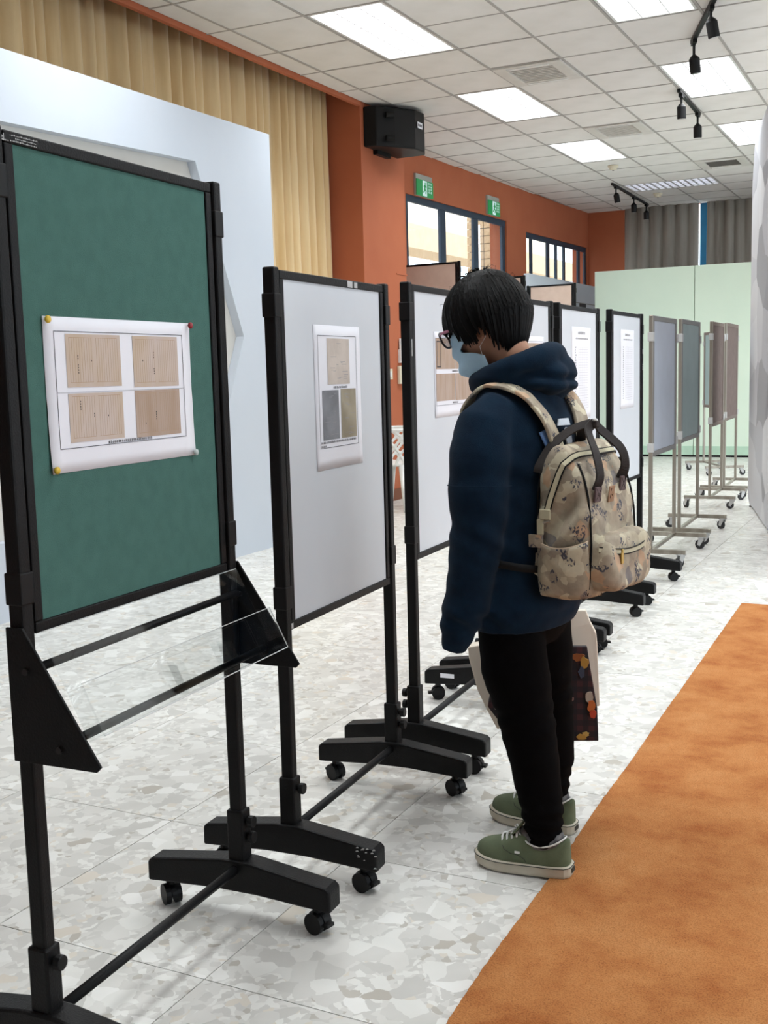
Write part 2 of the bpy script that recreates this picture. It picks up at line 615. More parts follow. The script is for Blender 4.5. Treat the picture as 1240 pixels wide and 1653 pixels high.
def window(nm, s0, s1, z0, z1, bars, label):
    """bars: list of (from, to) along the wall that are frame, the rest is glass"""
    r = empty(nm, (-5.83, 10.95, 0), WA)
    xo, xi = (-0.06, -0.02) if nm == 'window_1' else (-0.05, -0.02)
    MB().box((xo, s0, z1 - 0.08), (xi, s1, z1)).box((xo, s0, z0), (xi, s1, z0 + 0.08)).build('window_frame', MT['navyframe'], r, bevel=0.004)
    for a, b in bars:
        mb = MB()
        if b - a > 0.1:
            m_ = (a + b) / 2
            mb.box((xo, a, z0 + 0.08), (xi, m_ - 0.003, z1 - 0.08)).box((xo, m_ + 0.003, z0 + 0.08), (xi - 0.006, b, z1 - 0.08))
        else:
            mb.box((xo, a, z0 + 0.08), (xi, b, z1 - 0.08))
        mb.build('mullion', MT['navyframe'], r, bevel=0.004)
    bs = sorted(bars)
    for (a, b), (c, d) in zip(bs[:-1], bs[1:]):
        if c - b > 0.02:
            MB().box((-0.040, b, z0 + 0.08), (-0.036, c, z1 - 0.08)).build('pane', MT['pane'], r)
    struct(r, label, 'window')
    return r

window('window_1', 1.36, 4.49, 0.02, 3.45, [(1.38, 1.45), (2.348, 2.516), (3.378, 3.546), (4.378, 4.49)], 'tall navy framed glazed doors under the exit signs')
window('window_2', 5.25, 8.09, 1.0, 3.37, [(5.25, 5.26), (5.485, 5.562), (6.195, 6.322), (6.585, 6.662), (6.965, 7.042), (7.675, 7.802), (8.02, 8.09)], 'high navy framed window with narrow panes')

# far wall, with window behind the grey curtains
fw = MB()
fw.box((-5.75, 19.1, 0), (-4.86, 19.3, 4.4)).box((-4.86, 19.1, 0), (X1R, 19.3, 0.9)).box((-4.86, 19.1, 3.97), (X1R, 19.3, 4.4))
fw.box((-1.2, 19.1, 0.9), (X1R, 19.3, 3.97))
struct(fw.build('wall_far', MT['orange']), 'orange end wall beside the grey curtains', 'wall')
w3 = empty('window_3', (0, 0, 0))
for x in (-4.84, -3.66, -2.45, -1.24):
    MB().box((x - 0.04 if x != -3.66 else x + 0.0, 19.16, 0.9), (x + 0.04 if x != -3.66 else x + 0.13, 19.22, 3.97)).build('mullion', MT['blueframe'], w3, bevel=0.003)
for x0, x1 in ((-4.80, -3.66), (-3.53, -2.49), (-2.41, -1.28)):
    MB().box((x0, 19.185, 0.9), (x1, 19.191, 3.97)).build('pane', MT['pane'], w3)
struct(w3, 'blue framed window behind the grey curtains', 'window')

# right and back walls (out of frame): daylight comes from the windows on the right
wr = MB()
XR = X1R
ys = [Y0R, -1.6, 2.4, 3.4, 7.4, 8.4, 12.4, 13.4, 17.4, 19.3]
wr.box((XR, Y0R, 0), (XR + 0.2, 19.3, 0.8)).box((XR, Y0R, 3.4), (XR + 0.2, 19.3, 4.4))
for k in range(0, len(ys), 2):
    wr.box((XR, ys[k], 0.8), (XR + 0.2, ys[k + 1], 3.4))
struct(wr.build('wall_right', MT['white_wall']), 'white wall with wide windows along the hall', 'wall')
for k in range(1, len(ys) - 1, 2):
    r = empty('window_%d' % (4 + k // 2), (XR + 0.1, ys[k], 0.8))
    ln = ys[k + 1] - ys[k]
    fr = MB()
    for t in (0, ln / 2 - 0.03, ln - 0.06):
        fr.box((-0.03, t, 0), (0.03, t + 0.06, 2.6))
    fr.box((-0.03, 0, 0), (0.03, ln, 0.06)).box((-0.03, 0, 2.54), (0.03, ln, 2.6))
    fr.build('window_frame', MT['navyframe'], r)
    for t in (0.06, ln / 2 + 0.03):
        MB().box((-0.003, t, 0.06), (0.003, t + ln / 2 - 0.09, 2.54)).build('pane', MT['pane'], r)
    struct(r, 'wide window in the white wall opposite the display boards', 'window')
struct(MB().box((X0R, Y0R - 0.2, 0), (X1R + 0.2, Y0R, 4.4)).build('wall_back', MT['white_wall']), 'white back wall of the hall', 'wall')

# ceiling: slab, hung bars and single tiles
ceil = MB().box((X0R, Y0R - 0.2, 4.4), (X1R + 0.2, 19.3, 4.5)).build('ceiling', MT['white_wall'])
struct(ceil, 'suspended ceiling of pale square tiles in a thin grid', 'ceiling')
CX, CY, CXO, CYO = 0.645, 0.70, -4.28, 7.43
used = set()
light_cells = [(i, j) for i in (0, 3, 6, 9, 12) for j in (-4, 0, 4, 8)] + [(3, -8), (6, -8)]  # fixtures out of view are added for lighting; last pair brightens the near floor
for i, j in light_cells:
    used |= {(i, j), (i, j + 1)}
used |= {(0, 13), (1, 13), (1, 3), (1, 7), (2, 11)}
bars_rows = []
ct_me = {}
restc = MB()
cnt = 0
for i in range(-3, 16):
    for j in range(-16, 17):
        if (i, j) in used:
            continue
        x0, x1 = CXO + CX * i, CXO + CX * (i + 1)
        y0, y1 = CYO + CY * j, CYO + CY * (j + 1)
        lim = -5.14 if y0 < 9.9 else (-5.14 if y1 <= 10.0 else (-5.82 + 0.0368 * (y0 - 10.95)))
        if 9.9 <= y0 < 10.9:
            lim = -5.15
        x0 = max(x0, lim)
        x1 = min(x1, X1R)
        y0 = max(y0, Y0R)
        y1 = min(y1, 19.1)
        if x1 - x0 < 0.05 or y1 - y0 < 0.05:
            continue
        vis = any(in_view(p, 30) for p in ((x0, y0, ZC), (x1, y0, ZC), (x0, y1, ZC), (x1, y1, ZC), ((x0 + x1) / 2, (y0 + y1) / 2, ZC)))
        w_, h_ = round(x1 - x0, 3), round(y1 - y0, 3)
        dz = random.uniform(0.0, 0.004)
        if vis and cnt < 290:
            key = (w_, h_)
            if key not in ct_me:
                ct_me[key] = MB().box((0.009, 0.009, 0), (w_ - 0.009, h_ - 0.009, 0.014)).mesh('ceiling_tile')
                ct_me[key].materials.append(MT['tile'])
            put('ceiling_tile', ct_me[key], None, ceil, (x0, y0, ZC + 0.003 + dz))
            cnt += 1
        else:
            restc.box((x0 + 0.009, y0 + 0.009, ZC + 0.003), (x1 - 0.009, y1 - 0.009, ZC + 0.017))
tag(restc.build('ceiling_tiles_beyond', MT['tile'], ceil, fix=False), kind='stuff')
def bar_runs(cells, same):
    runs, cur = [], None
    for c in cells:
        if same(c):
            if cur:
                runs.append(cur)
            cur = None
        elif cur:
            cur[1] = c + 1
        else:
            cur = [c, c + 1]
    if cur:
        runs.append(cur)
    return runs
pair_y = {(i, j + 1) for i, j in light_cells}          # cross lines that a fixture covers
for i in range(-2, 16):
    x = CXO + CX * i
    y0 = Y0R if x > -5.1 else 10.95
    if x < -5.6:
        continue
    for a_, b_ in bar_runs(range(-16, 17), lambda j: i == 1 and j == 13):
        ya, yb = max(y0, CYO + CY * a_), min(19.1, CYO + CY * b_)
        if yb - ya > 0.1:
            MB().box((x - 0.011, ya, ZC), (x + 0.011, yb, ZC + 0.02)).build('ceiling_bar', MT['tbar'], ceil)
for j in range(-15, 17):
    y = CYO + CY * j
    x0 = -5.14 if y < 10.95 else -5.80 + 0.0368 * (y - 10.95)
    for a_, b_ in bar_runs(range(-3, 16), lambda i: (i, j) in pair_y):
        xa, xb = max(x0, CXO + CX * a_), min(X1R, CXO + CX * b_)
        if xb - xa > 0.1:
            MB().box((xa, y - 0.009, ZC + 0.001), (xb, y + 0.009, ZC + 0.019)).build('ceiling_bar', MT['tbar'], ceil)
# fascia of the curtain recess
struct(MB().box((-5.185, Y0R, 3.915), (-5.14, 9.97, 4.4)).build('trim_2', MT['orange'], bevel=0.004), 'orange fascia board along the curtain recess', 'trim')

# outdoors beyond the glazed doors
gr = MB().box((-30, -5, -0.3), (-6.05, 40, -0.05)).build('ground', MT['ground'])
struct(gr, 'paved ground outside the glazed doors', 'ground')
bd = empty('building', (-13.0, 26.0, -0.05))
MB().box((-0.4, -14, 0), (0, 14, 3.9)).build('wall', MT['facade'], bd)
MB().box((-0.1, -14, 4.5), (0.9, 14, 5.1)).build('beam', M('tan_beam', rgb(226, 196, 160), 0.9), bd)
MB().box((-0.4, -14, 5.1), (0.05, 14, 9)).build('upper_wall', MT['facade'], bd)
BLUEL = M('blue_letters', rgb(90, 92, 120), 0.8)
x = -4.0
for k in range(26):
    wd = random.uniform(0.18, 0.3)
    if k % 9 != 4:
        MB().prism([(x, 3.25), (x + wd * 0.35, 3.25), (x + wd * 0.35, 3.40), (x + wd * 0.7, 3.40), (x + wd * 0.7, 3.28), (x + wd, 3.28), (x + wd, 3.6), (x + wd * 0.7, 3.6), (x + wd * 0.7, 3.48), (x + wd * 0.35, 3.48), (x + wd * 0.35, 3.62), (x, 3.62)], 'x', 0.0, 0.03).build('sign_letter', BLUEL, bd)
    x += wd + 0.08
tag(bd, 'sunlit cream building seen through the glazed doors', 'building')
bc = empty('brick_column', (-7.2, 17.7, -0.05))
bm_ = MB().box((0.03, 0.03, 0), (0.57, 0.57, 4.6)).build('core', MT['grout'], bc)
br_me = MB().box((0, 0, 0), (0.29, 0.02, 0.115)).mesh('brick')
br_me.materials.append(MT['brick'])
br_me2 = MB().box((0, 0, 0), (0.02, 0.29, 0.115)).mesh('brick')
br_me2.materials.append(MT['brick'])
for k in range(20):
    z = 2.1 + k * 0.125
    for q in (0, 1):
        put('brick', br_me, None, bc, (0.005 + q * 0.3, 0.0, z))
        put('brick', br_me2, None, bc, (0.58, 0.005 + q * 0.3, z))
tag(bc, 'tan brick column standing outside the glazed doors', 'column')

# ------------------------------------------------------------------ ceiling fixtures
def light_label(i, j):
    if (i, j) == (0, 0):
        return 'glowing ceiling light closest to the loudspeaker and the gold curtain'
    if (i, j) == (0, 4):
        return 'glowing ceiling light next to the pale vent closer to the loudspeaker'
    if (i, j) == (0, 8):
        return 'glowing ceiling light just before a small round smoke detector'
    if (i, j) == (3, 0):
        return 'glowing ceiling light crossed by the slanted spotlight track'
    if (i, j) == (3, 4):
        return 'glowing ceiling light beside the short two-spot track'
    if (i, j) == (3, 8):
        return 'glowing ceiling light half hidden by the faceted grey display'
    return 'unseen recessed louvred ceiling light added in the rows over carpet and walkway'

house_me = MB()
LW, LH = CX - 0.03, 2 * CY - 0.03
for lo, hi in (((0, 0, 0), (0.02, LH, 0.09)), ((LW - 0.02, 0, 0), (LW, LH, 0.09)), ((0, 0, 0), (LW, 0.02, 0.09)), ((0, LH - 0.02, 0), (LW, LH, 0.09)), ((0, 0, 0.08), (LW, LH, 0.09))):
    house_me.box(lo, hi)
house_me = house_me.mesh('housing')
house_me.materials.append(MT['white_plastic'])
dif_me = MB().box((0.02, 0.02, 0.022), (LW - 0.02, LH - 0.02, 0.028)).mesh('diffuser')
dif_me.materials.append(MT['diffuser'])
lou_me = MB()
for k in range(1, 3):
    lou_me.box((LW * k / 3 - 0.004, 0.02, 0.002), (LW * k / 3 + 0.004, LH - 0.02, 0.018))
for k in range(1, 14):
    lou_me.box((0.02, LH * k / 14 - 0.003, 0.004), (LW - 0.02, LH * k / 14 + 0.003, 0.016))
lou_me = lou_me.mesh('louver')
lou_me.materials.append(MT['louver'])
lamp_d = bpy.data.lights.new('lamp_glow', 'AREA')
lamp_d.shape = 'RECTANGLE'
lamp_d.size, lamp_d.size_y = LW - 0.05, LH - 0.05
lamp_d.spread = math.radians(132)
lamp_d.color = (0.92, 0.975, 1.0)
lamp_d.energy = LAMP_W
for i, j in light_cells:
    r = empty('ceiling_light', (CXO + CX * i + 0.015, CYO + CY * j + 0.015, ZC + 0.003))
    put('housing', house_me, None, r)
    put('diffuser', dif_me, None, r)
    put('louver', lou_me, None, r)
    la = bpy.data.objects.new('lamp_glow', lamp_d)
    COL.objects.link(la)
    la.parent = r
    la.location = (LW / 2, LH / 2, -0.002)
    tag(r, light_label(i, j), 'ceiling light', 'recessed ceiling lights')
# the far fixture, set across, with open cells
r = empty('ceiling_light', (CXO + 0.015, CYO + CY * 13 + 0.015, ZC + 0.003))
w_, h_ = 2 * CX - 0.03, CY - 0.03
mb = MB()
for lo, hi in (((0, 0, 0), (0.02, h_, 0.09)), ((w_ - 0.02, 0, 0), (w_, h_, 0.09)), ((0, 0, 0), (w_, 0.02, 0.09)), ((0, h_ - 0.02, 0), (w_, h_, 0.09)), ((0, 0, 0.08), (w_, h_, 0.09))):
    mb.box(lo, hi)
mb.build('housing', MT['white_plastic'], r)
MB().box((0.02, 0.02, 0.06), (w_ - 0.02, h_ - 0.02, 0.066)).build('diffuser', MT['diffuser_dim'], r)
mb = MB()
for k in range(1, 13):
    mb.prism([(w_ * k / 13 - 0.016, 0.0), (w_ * k / 13 + 0.016, 0.0), (w_ * k / 13, 0.045)], 'y', 0.02, h_ - 0.02)
for k in range(1, 4):
    mb.prism([(h_ * k / 4 - 0.012, 0.0), (h_ * k / 4 + 0.012, 0.0), (h_ * k / 4, 0.045)], 'x', 0.02, w_ - 0.02)
mb.build('louver', MT['louver'], r)
tag(r, 'dim ceiling light with open louver cells near the grey curtains', 'ceiling light', 'recessed ceiling lights')

def vent(i, j, label, dark):
    r = empty('air_vent', (CXO + CX * i + 0.012, CYO + CY * j + 0.012, ZC - 0.012))
    w_, h_ = CX - 0.024, CY - 0.024
    body = M('vent_body', rgb(218, 214, 207), 0.5)
    mb = MB()
    b = 0.11
    for lo, hi in (((0, 0, 0), (b, h_, 0.03)), ((w_ - b, 0, 0), (w_, h_, 0.03)), ((b, 0, 0), (w_ - b, b, 0.03)), ((b, h_ - b, 0), (w_ - b, h_, 0.03))):
        mb.box(lo, hi)
    mb.build('frame', body, r, bevel=0.006)
    MB().box((b, b, 0.02), (w_ - b, h_ - b, 0.03)).build('back', M('vent_dark', rgb(120, 116, 110) if not dark else rgb(60, 58, 56), 0.8), r)
    n = 9
    sl = MB().box((b, -0.012, 0.0), (w_ - b, 0.012, 0.006)).mesh('slat')
    sl.materials.append(body if not dark else M('vent_slat_dark', rgb(110, 106, 100), 0.5))
    for k in range(n):
        put('slat', sl, None, r, (0, b + (h_ - 2 * b) * (k + 0.5) / n, 0.008))
    fl = MB().box((b * 1.1, 0, 0), (w_ - b * 1.1, 0.05, 0.008)).mesh('flap')
    fl.materials.append(MT['white_plastic'])
    for y in (0.035, h_ - 0.085):
        o = put('flap', fl, None, r, (0, y, -0.008))
        o.rotation_euler = (0.3 if dark else 0.12, 0, 0)
    tag(r, label, 'air vent')

vent(1, 3, 'pale square air vent closer to the loudspeaker', False)
vent(1, 7, 'pale square air vent closer to the round smoke detectors', False)
vent(2, 11, 'dark slatted air vent close to the grey curtains', True)

def detector(x, y, label):
    r = empty('smoke_detector', (x, y, ZC))
    MB().lathe([(0.02, -0.055), (0.045, -0.05), (0.05, -0.03), (0.05, -0.028), (0.065, -0.02), (0.07, 0.003)], 20).build('body', MT['cream_plastic'], r, smooth=True)
    MB().lathe([(0.012, -0.062), (0.014, -0.053)], 12).build('sensor', MT['greyframe'], r)
    tag(r, label, 'smoke detector')
detector(-3.96, 14.85, 'small round smoke detector past the third glowing ceiling light')
detector(-4.0, 17.6, 'small round smoke detector in front of the grey curtains')

def spot_track(p0, p1, heads, label, tilt):
    """p0,p1 on the ceiling; heads = [(t, drop)]"""
    p0, p1 = Vector(p0), Vector(p1)
    d = p1 - p0
    ln = d.length
    r = empty('spotlight_track', (p0.x, p0.y, ZC), math.atan2(d.y, d.x) - math.pi / 2)
    MB().box((-0.018, 0, -0.03), (0.018, ln, 0.0)).build('track', MT['blackplastic'], r, bevel=0.003)
    for t, drop, tx in heads:
        y = ln * t
        h = MB()
        h.box((-0.017, y - 0.06, -0.055), (0.017, y + 0.06, -0.03))
        h.cyl((0, y, -0.05), (0, y, -drop), 0.011)
        a = h.build('stem', MT['blackplastic'], r)
        c = Vector((0, y, -drop))
        ax = Vector((math.sin(tx), 0.10, -math.cos(tx))).normalized()
        hd = MB().tube([c - ax * 0.005, c + ax * 0.012, c + ax * 0.03, c + ax * 0.13, c + ax * 0.14], [0.012, 0.03, 0.043, 0.043, 0.040], 18)
        ho = hd.build('spot_head', MT['blackplastic'], r, smooth=False, bevel=0.002)
        MB().tube([c + ax * 0.1405, c + ax * 0.1415], [0.033, 0.033], 18).build('lens', MT['lens'], ho)
    tag(r, label, 'spotlight')

spot_track((-2.34, 11.15), (-2.37, 12.3), [(0.12, 0.11, 0.0), (0.92, 0.13, 0.0)], 'black ceiling track with two hanging spotlights, parallel to the lights', 0)
spot_track((-1.50, 8.42), (-1.906, 9.59), [(0.25, 0.10, 0.2), (0.93, 0.14, 0.12)], 'black ceiling track with two spotlights, slanting across a bright light', 0)
spot_track((-4.33, 16.17), (-4.39, 18.6), [(0.10, 0.11, 0.15), (0.58, 0.11, 0.0), (0.95, 0.12, 0.0)], 'black ceiling track with three spotlights before the grey curtains', 0)

# ------------------------------------------------------------------ curtains, partitions
def curtain(nm, p0, p1, z0, z1, period, amp, mat, label, seed, lean=0.0):
    p0, p1 = Vector(p0), Vector(p1)
    d = (p1 - p0)
    ln = d.length
    d.normalize()
    nrm = Vector((-d.y, d.x))
    rnd = random.Random(seed)
    # irregular pleats
    ks, s = [0.0], 0.0
    while s < ln:
        s += period * rnd.uniform(0.6, 1.45)
        ks.append(s)
    am = [amp * rnd.uniform(0.55, 1.2) for _ in ks]
    skew = [rnd.uniform(-0.05, 0.05) for _ in ks]
    nn = int(ln / 0.016)
    rows = 7
    def fn(u, v):
        s = u * ln
        k = 0
        while k < len(ks) - 2 and ks[k + 1] < s:
            k += 1
        t = (s - ks[k]) / (ks[k + 1] - ks[k])
        a = am[k] * math.sin(t * math.pi) ** 0.8 * (1 - 0.25 * v) - 0.5 * amp
        s2 = s + skew[k] * math.sin(t * math.pi) * (1 - v) + lean * (1 - v) * s / ln
        q = p0 + d * s2 + nrm * a
        return (q.x - p0.x, q.y - p0.y, z0 + (z1 - z0) * v)
    r = MB().grid(fn, nn, rows).build(nm, mat, None, (p0.x, p0.y, 0), smooth=True, solid=0.006, fix=False)
    tag(r, label, 'curtain')
    return r

curtain('gold_curtain', (-5.50, 9.93), (-5.50, 2.2), 0.04, 4.34, 0.155, 0.125, MT['gold'], 'gold pleated curtain hanging behind the white hexagon partition', 3)
curtain('grey_curtain', (-3.66, 19.0), (-4.88, 19.0), 0.04, 3.97, 0.16, 0.10, MT['greycurt'], 'grey-brown pleated curtain next to the orange corner', 5, 0.0)
curtain('grey_curtain', (-1.5, 19.0), (-3.52, 19.0), 0.04, 3.97, 0.16, 0.10, MT['greycurt'], 'grey-brown pleated curtain past the blue window post', 8, 0.0)

# mint partition panels
mp_xs = [-4.71, -3.24, -1.77, -0.30]
for k, lab in enumerate(('mint green partition panel beside the white partition and orange corner', 'mint green partition panel behind the brown display boards', 'mint green partition panel behind the faceted grey display')):
    r = empty('partition_panel', (mp_xs[k], 16.6, 0))
    MB().box((0.004, 0, 0.03), (1.466, 0.06, 2.75)).build('panel', MT['mint'], r, bevel=0.003)
    MB().box((0.006, -0.008, 0.03), (1.464, 0.0, 0.16)).build('skirting', M('mint_dark', rgb(192, 222, 198), 0.7), r)
    MB().box((0.004, 0.005, 0.0), (1.466, 0.055, 0.03)).build('plinth', MT['blackplastic'], r)
    tag(r, lab, 'partition', 'mint partition panels')

# low white partition past the doors
r = empty('partition_wall', (-5.2, 15.06, 0))
MB().box((-0.08, 0, 0), (0, 3.3, 2.66)).build('panel', MT['partition'], r, bevel=0.004)
MB().box((0.0, 2.0, 2.35), (0.004, 3.3, 2.362)).build('rail', MT['greyframe'], r)
tag(r, 'low white partition running from tan boards to mint panels', 'partition')
pr = MB().box((0, 0, 0), (0.004, 0.36, 0.55)).build('picture', MT['ink'], None, (-5.198, 17.45, 1.80))
tag(pr, 'dark picture hanging on the low white partition', 'picture')
MB().box((0.004, 0.04, 0.05), (0.006, 0.17, 0.48)).build('printed_panel', MT['olivepage'], pr)
MB().box((0.004, 0.2, 0.05), (0.006, 0.33, 0.48)).build('printed_panel', MT['oldpage2'], pr)

# big white partition with a hexagonal recess
PY0, PY1, PZ = 2.4, 7.55, 3.18
hx = [(7.09, 1.64), (6.57, 2.835), (4.30, 2.76), (3.78, 1.62), (4.30, 0.45), (6.52, 0.45)]
out = [(PY1, 0), (PY1, PZ), (PY0, PZ - 0.02), (PY0, 0)]
r = empty('partition_wall', (-4.69, PY1, 0))
mb = MB()
def pw(y, z, x):
    return (x, y - PY1, z)
fr = [pw(y, z, 0) for y, z in out] + [pw(y, z, 0) for y, z in hx]
ff = [(0, 1, 5, 4), (1, 2, 6, 5), (2, 7, 6), (2, 3, 8, 7), (3, 0, 9, 8), (0, 4, 9)]
mb.add(fr, ff)
bk = [pw(y, z, -0.12) for y, z in out] + [pw(y, z, -0.07) for y, z in hx]
n0 = len(fr)
mb.add(bk[:4] + fr[:4], [(4, 5, 1, 0), (5, 6, 2, 1), (6, 7, 3, 2), (7, 4, 0, 3), (0, 1, 2, 3)])
hb = [pw(y, z, 0) for y, z in hx] + [pw(y, z, -0.07) for y, z in hx]
mb.add(hb, [(k, (k + 1) % 6, 6 + (k + 1) % 6, 6 + k) for k in range(6)])
mb.build('panel', MT['partition'], r)
MB().prism([(y - PY1, z) for y, z in hx], 'x', -0.085, -0.071).build('recess_panel', MT['recess'], r)
st = MB()
for cy, cz, ry, rz in ((5.02, 2.70, 0.22, 0.045), (5.20, 2.68, 0.12, 0.04), (5.30, 2.65, 0.06, 0.03), (5.43, 2.68, 0.07, 0.022), (5.34, 2.71, 0.05, 0.02), (5.50, 2.70, 0.03, 0.012)):
    poly = []
    for k in range(14):
        a = 2 * math.pi * k / 14
        q = random.uniform(0.7, 1.15)
        poly.append((cy - PY1 + ry * q * math.cos(a), cz + rz * q * math.sin(a)))
    st.prism(poly, 'x', -0.0712, -0.0702)
st.build('stain', MT['stain'], r)
MB().box((-0.07, 4.45 - PY1, 2.56), (-0.045, 4.80 - PY1, 2.735)).build('black_block', MT['blackplastic'], r)  # plain black block high in the recess
tag(r, 'large white partition with a hexagonal recess, before the gold curtain', 'partition')
# ------------------------------------------------------------------ display stands
def caster_mesh(r=0.027, w=0.042, z_top=0.066):
    m = MB()
    for s in (-1, 1):
        m.cyl((0, s * w * 0.5, r), (0, s * w * 0.16, r), r, 18)
    arc = [(r * 1.08 * math.cos(math.radians(a)), r + r * 1.08 * math.sin(math.radians(a))) for a in range(-10, 200, 15)]
    m.prism(arc, 'y', -w * 0.14, w * 0.14)
    m.cyl((0, 0, r * 1.6), (0, 0, z_top), 0.012, 10)
    m.box((r * 0.7, -w * 0.3, r * 0.9), (r * 1.55, w * 0.3, r * 1.2))
    me = m.mesh('caster')
    me.materials.append(MT['blackplastic'])
    return me
CASTER = caster_mesh()
foot_poly = [(-0.262, 0.066), (-0.262, 0.118), (-0.25, 0.128), (-0.035, 0.158), (0.035, 0.158), (0.25, 0.128), (0.262, 0.118), (0.262, 0.066), (0.06, 0.078), (-0.06, 0.078)]
FOOT = MB().prism(foot_poly, 'y', -0.03, 0.03).mesh('foot')
FOOT.materials.append(MT['black'])

def black_stand(A, B, ztop, zbot, board_mat, label, group, knob=1, stick=False, marks=None):
    A, B = Vector(A), Vector(B)
    d = B - A
    W = d.length
    mid = (A + B) / 2
    r = empty('display_stand', (mid.x, mid.y, 0), math.atan2(d.y, d.x) - math.pi / 2)
    hw = W / 2
    for s in (-1, 1):
        y = s * hw
        MB().box((-0.017, y - 0.015, 0.16), (0.017, y + 0.015, ztop + 0.006)).build('pole', MT['black'], r, bevel=0.005)
        so = MB().box((-0.023, y - 0.021, 0.12), (0.023, y + 0.021, 0.285)).build('pole_socket', MT['black'], r, bevel=0.005)
        for z in (0.255, 0.215)[: 2 if s * knob > 0 else 1]:
            MB().cyl((knob * 0.022, y, z), (knob * 0.032, y, z), 0.008, 10).cyl((knob * 0.030, y, z), (knob * 0.044, y, z), 0.015, 12).build('knob', MT['blackplastic'], so, smooth=False, bevel=0.002)
        for z in (ztop - 0.12, zbot + 0.06):
            MB().box((-0.0195, y - 0.0178, z), (0.0195, y + 0.0178, z + 0.06)).build('bracket', MT['blackplastic'], r, bevel=0.003)
        f = put('foot', FOOT, None, r, (0, y, 0), bevel=0.006)
        for sx in (-1, 1):
            c = put('caster', CASTER, None, f, (sx * 0.213, 0, 0))
            c.rotation_euler = (0, 0, random.uniform(-0.9, 0.9) + (math.pi if sx < 0 else 0))
        if stick and s > 0:
            MB().box((-0.19, -0.031, 0.10), (-0.13, -0.0302, 0.118)).build('sticker', MT['paper'], f)
        if marks and s in marks:
            mk = MB()
            for q in range(16):
                a = 0.20 + random.uniform(0, 0.058)
                zq = 0.127 - random.uniform(0, 1) ** 3 * 0.06
                t_ = random.uniform(0.0015, 0.005)
                mk.prism([(a, zq), (a + t_ * 2, zq + t_ * 0.3), (a + t_ * 1.4, zq + t_), (a + t_ * 0.3, zq + t_ * 0.7)], 'y', -0.0312, -0.0301)
            mk.build('paint_chip', MT['chip'], f)
    MB().cyl((0, -hw + 0.02, 0.135), (0, hw - 0.02, 0.135), 0.0115, 12).build('crossbar', MT['black'], r, smooth=True)
    fy = hw - 0.022
    rail = 0.022
    for lo, hi in (((-0.013, -fy, ztop - rail), (0.013, fy, ztop)), ((-0.013, -fy, zbot), (0.013, fy, zbot + rail)),
                   ((-0.013, -fy, zbot + rail), (0.013, -fy + rail, ztop - rail)), ((-0.013, fy - rail, zbot + rail), (0.013, fy, ztop - rail))):
        MB().box(lo, hi).build('frame_rail', MT['black'], r, bevel=0.003)
    MB().box((-0.008, -fy + rail, zbot + rail), (0.008, fy - rail, ztop - rail)).build('board', board_mat, r)
    tag(r, label, 'display stand', group)
    r['w'] = W
    return r

GB = 'black display stands in a row'
S1 = black_stand((-1.500, 1.495), (-1.533, 2.205), 1.79, 0.885, MT['greenboard'], 'black wheeled display stand with a green felt board and clear leaflet tray', GB)
S2 = black_stand((-1.530, 2.445), (-1.568, 3.150), 1.615, 0.68, MT['whiteboard'], 'black wheeled stand with white board, between the green board and the person', GB, 1, False, (-1,))
S3 = black_stand((-1.585, 3.36), (-1.620, 4.12), 1.635, 0.715, MT['whiteboard'], 'black wheeled stand with white board that the person is reading', GB, -1, True)
S4 = black_stand((-1.625, 4.28), (-1.645, 5.04), 1.65, 0.70, MT['whiteboard'], 'black wheeled stand with white board mostly hidden behind the person', GB)
S5 = black_stand((-1.650, 5.17), (-1.665, 5.90), 1.65, 0.68, MT['whiteboard'], 'black wheeled stand with white board and a table sheet, over the hood', GB)
S6 = black_stand((-1.680, 6.22), (-1.692, 6.98), 1.66, 0.655, MT['whiteboard'], 'black wheeled stand with white board, last before the steel stands', GB)
GT = 'tall tan boards by the doors'
black_stand((-5.60, 11.75), (-4.865, 11.72), 2.55, 1.2, MT['tanboard'], 'tall tan board standing closest to the orange pillar', GT)
black_stand((-5.42, 13.16), (-4.60, 13.13), 2.467, 1.1, MT['tanboard'], 'tall tan board behind the reader, middle of the three tan boards', GT)
black_stand((-5.07, 14.62), (-4.41, 14.60), 2.45, 1.1, MT['tanboard'], 'tall tan board in front of the low white partition', GT)

def lm(o, S):
    """object position in the frame of stand S"""
    return o

# maker's label and marks on the green board's top rail
tm = text_mesh('nel', 0.026)
tm.materials.append(MT['clip'])
o = put('lettering', tm, None, S1)
o.matrix_local = Matrix(((0, 0, 1, 0.0135), (1, 0, 0, -0.352), (0, 1, 0, 1.772), (0, 0, 0, 1))) @ Matrix.Scale(0.62, 4)
mk = MB()
rnd = random.Random(4)
for row, (z, y0, y1) in enumerate(((1.7815, -0.318, -0.250), (1.7765, -0.305, -0.252), (1.7715, -0.318, -0.252), (1.7705, -0.352, -0.322))):
    y = y0
    while y < y1:
        wd = rnd.uniform(0.0012, 0.0026)
        mk.box((0.0132, y, z), (0.0136, y + wd, z + rnd.uniform(0.0012, 0.003)))
        y += wd + 0.0018
mk.build('small_print', MT['clip'], S1)
# pieces of tape on the second board's top rail and scratches on others
MB().box((0.0132, 0.075, 1.594), (0.0137, 0.108, 1.612)).build('tape', MT['clip'], S2)
MB().box((0.0132, 0.120, 1.595), (0.0137, 0.142, 1.611)).build('tape', MT['clip'], S2)
MB().box((0.0132, -0.36, 0.684), (0.0137, -0.325, 0.698)).build('tape', MT['clip'], S2)
MB().box((0.018, -0.385, 1.40), (0.0185, -0.379, 1.455)).build('tape', MT['clip'], S3)
mk = MB()
for z in (1.43, 1.42, 1.35, 1.335, 1.32):
    mk.box((0.0175, 0.371, z), (0.018, 0.388, z + random.uniform(0.006, 0.02)))
mk.build('scuff', MT['chip'], S6)

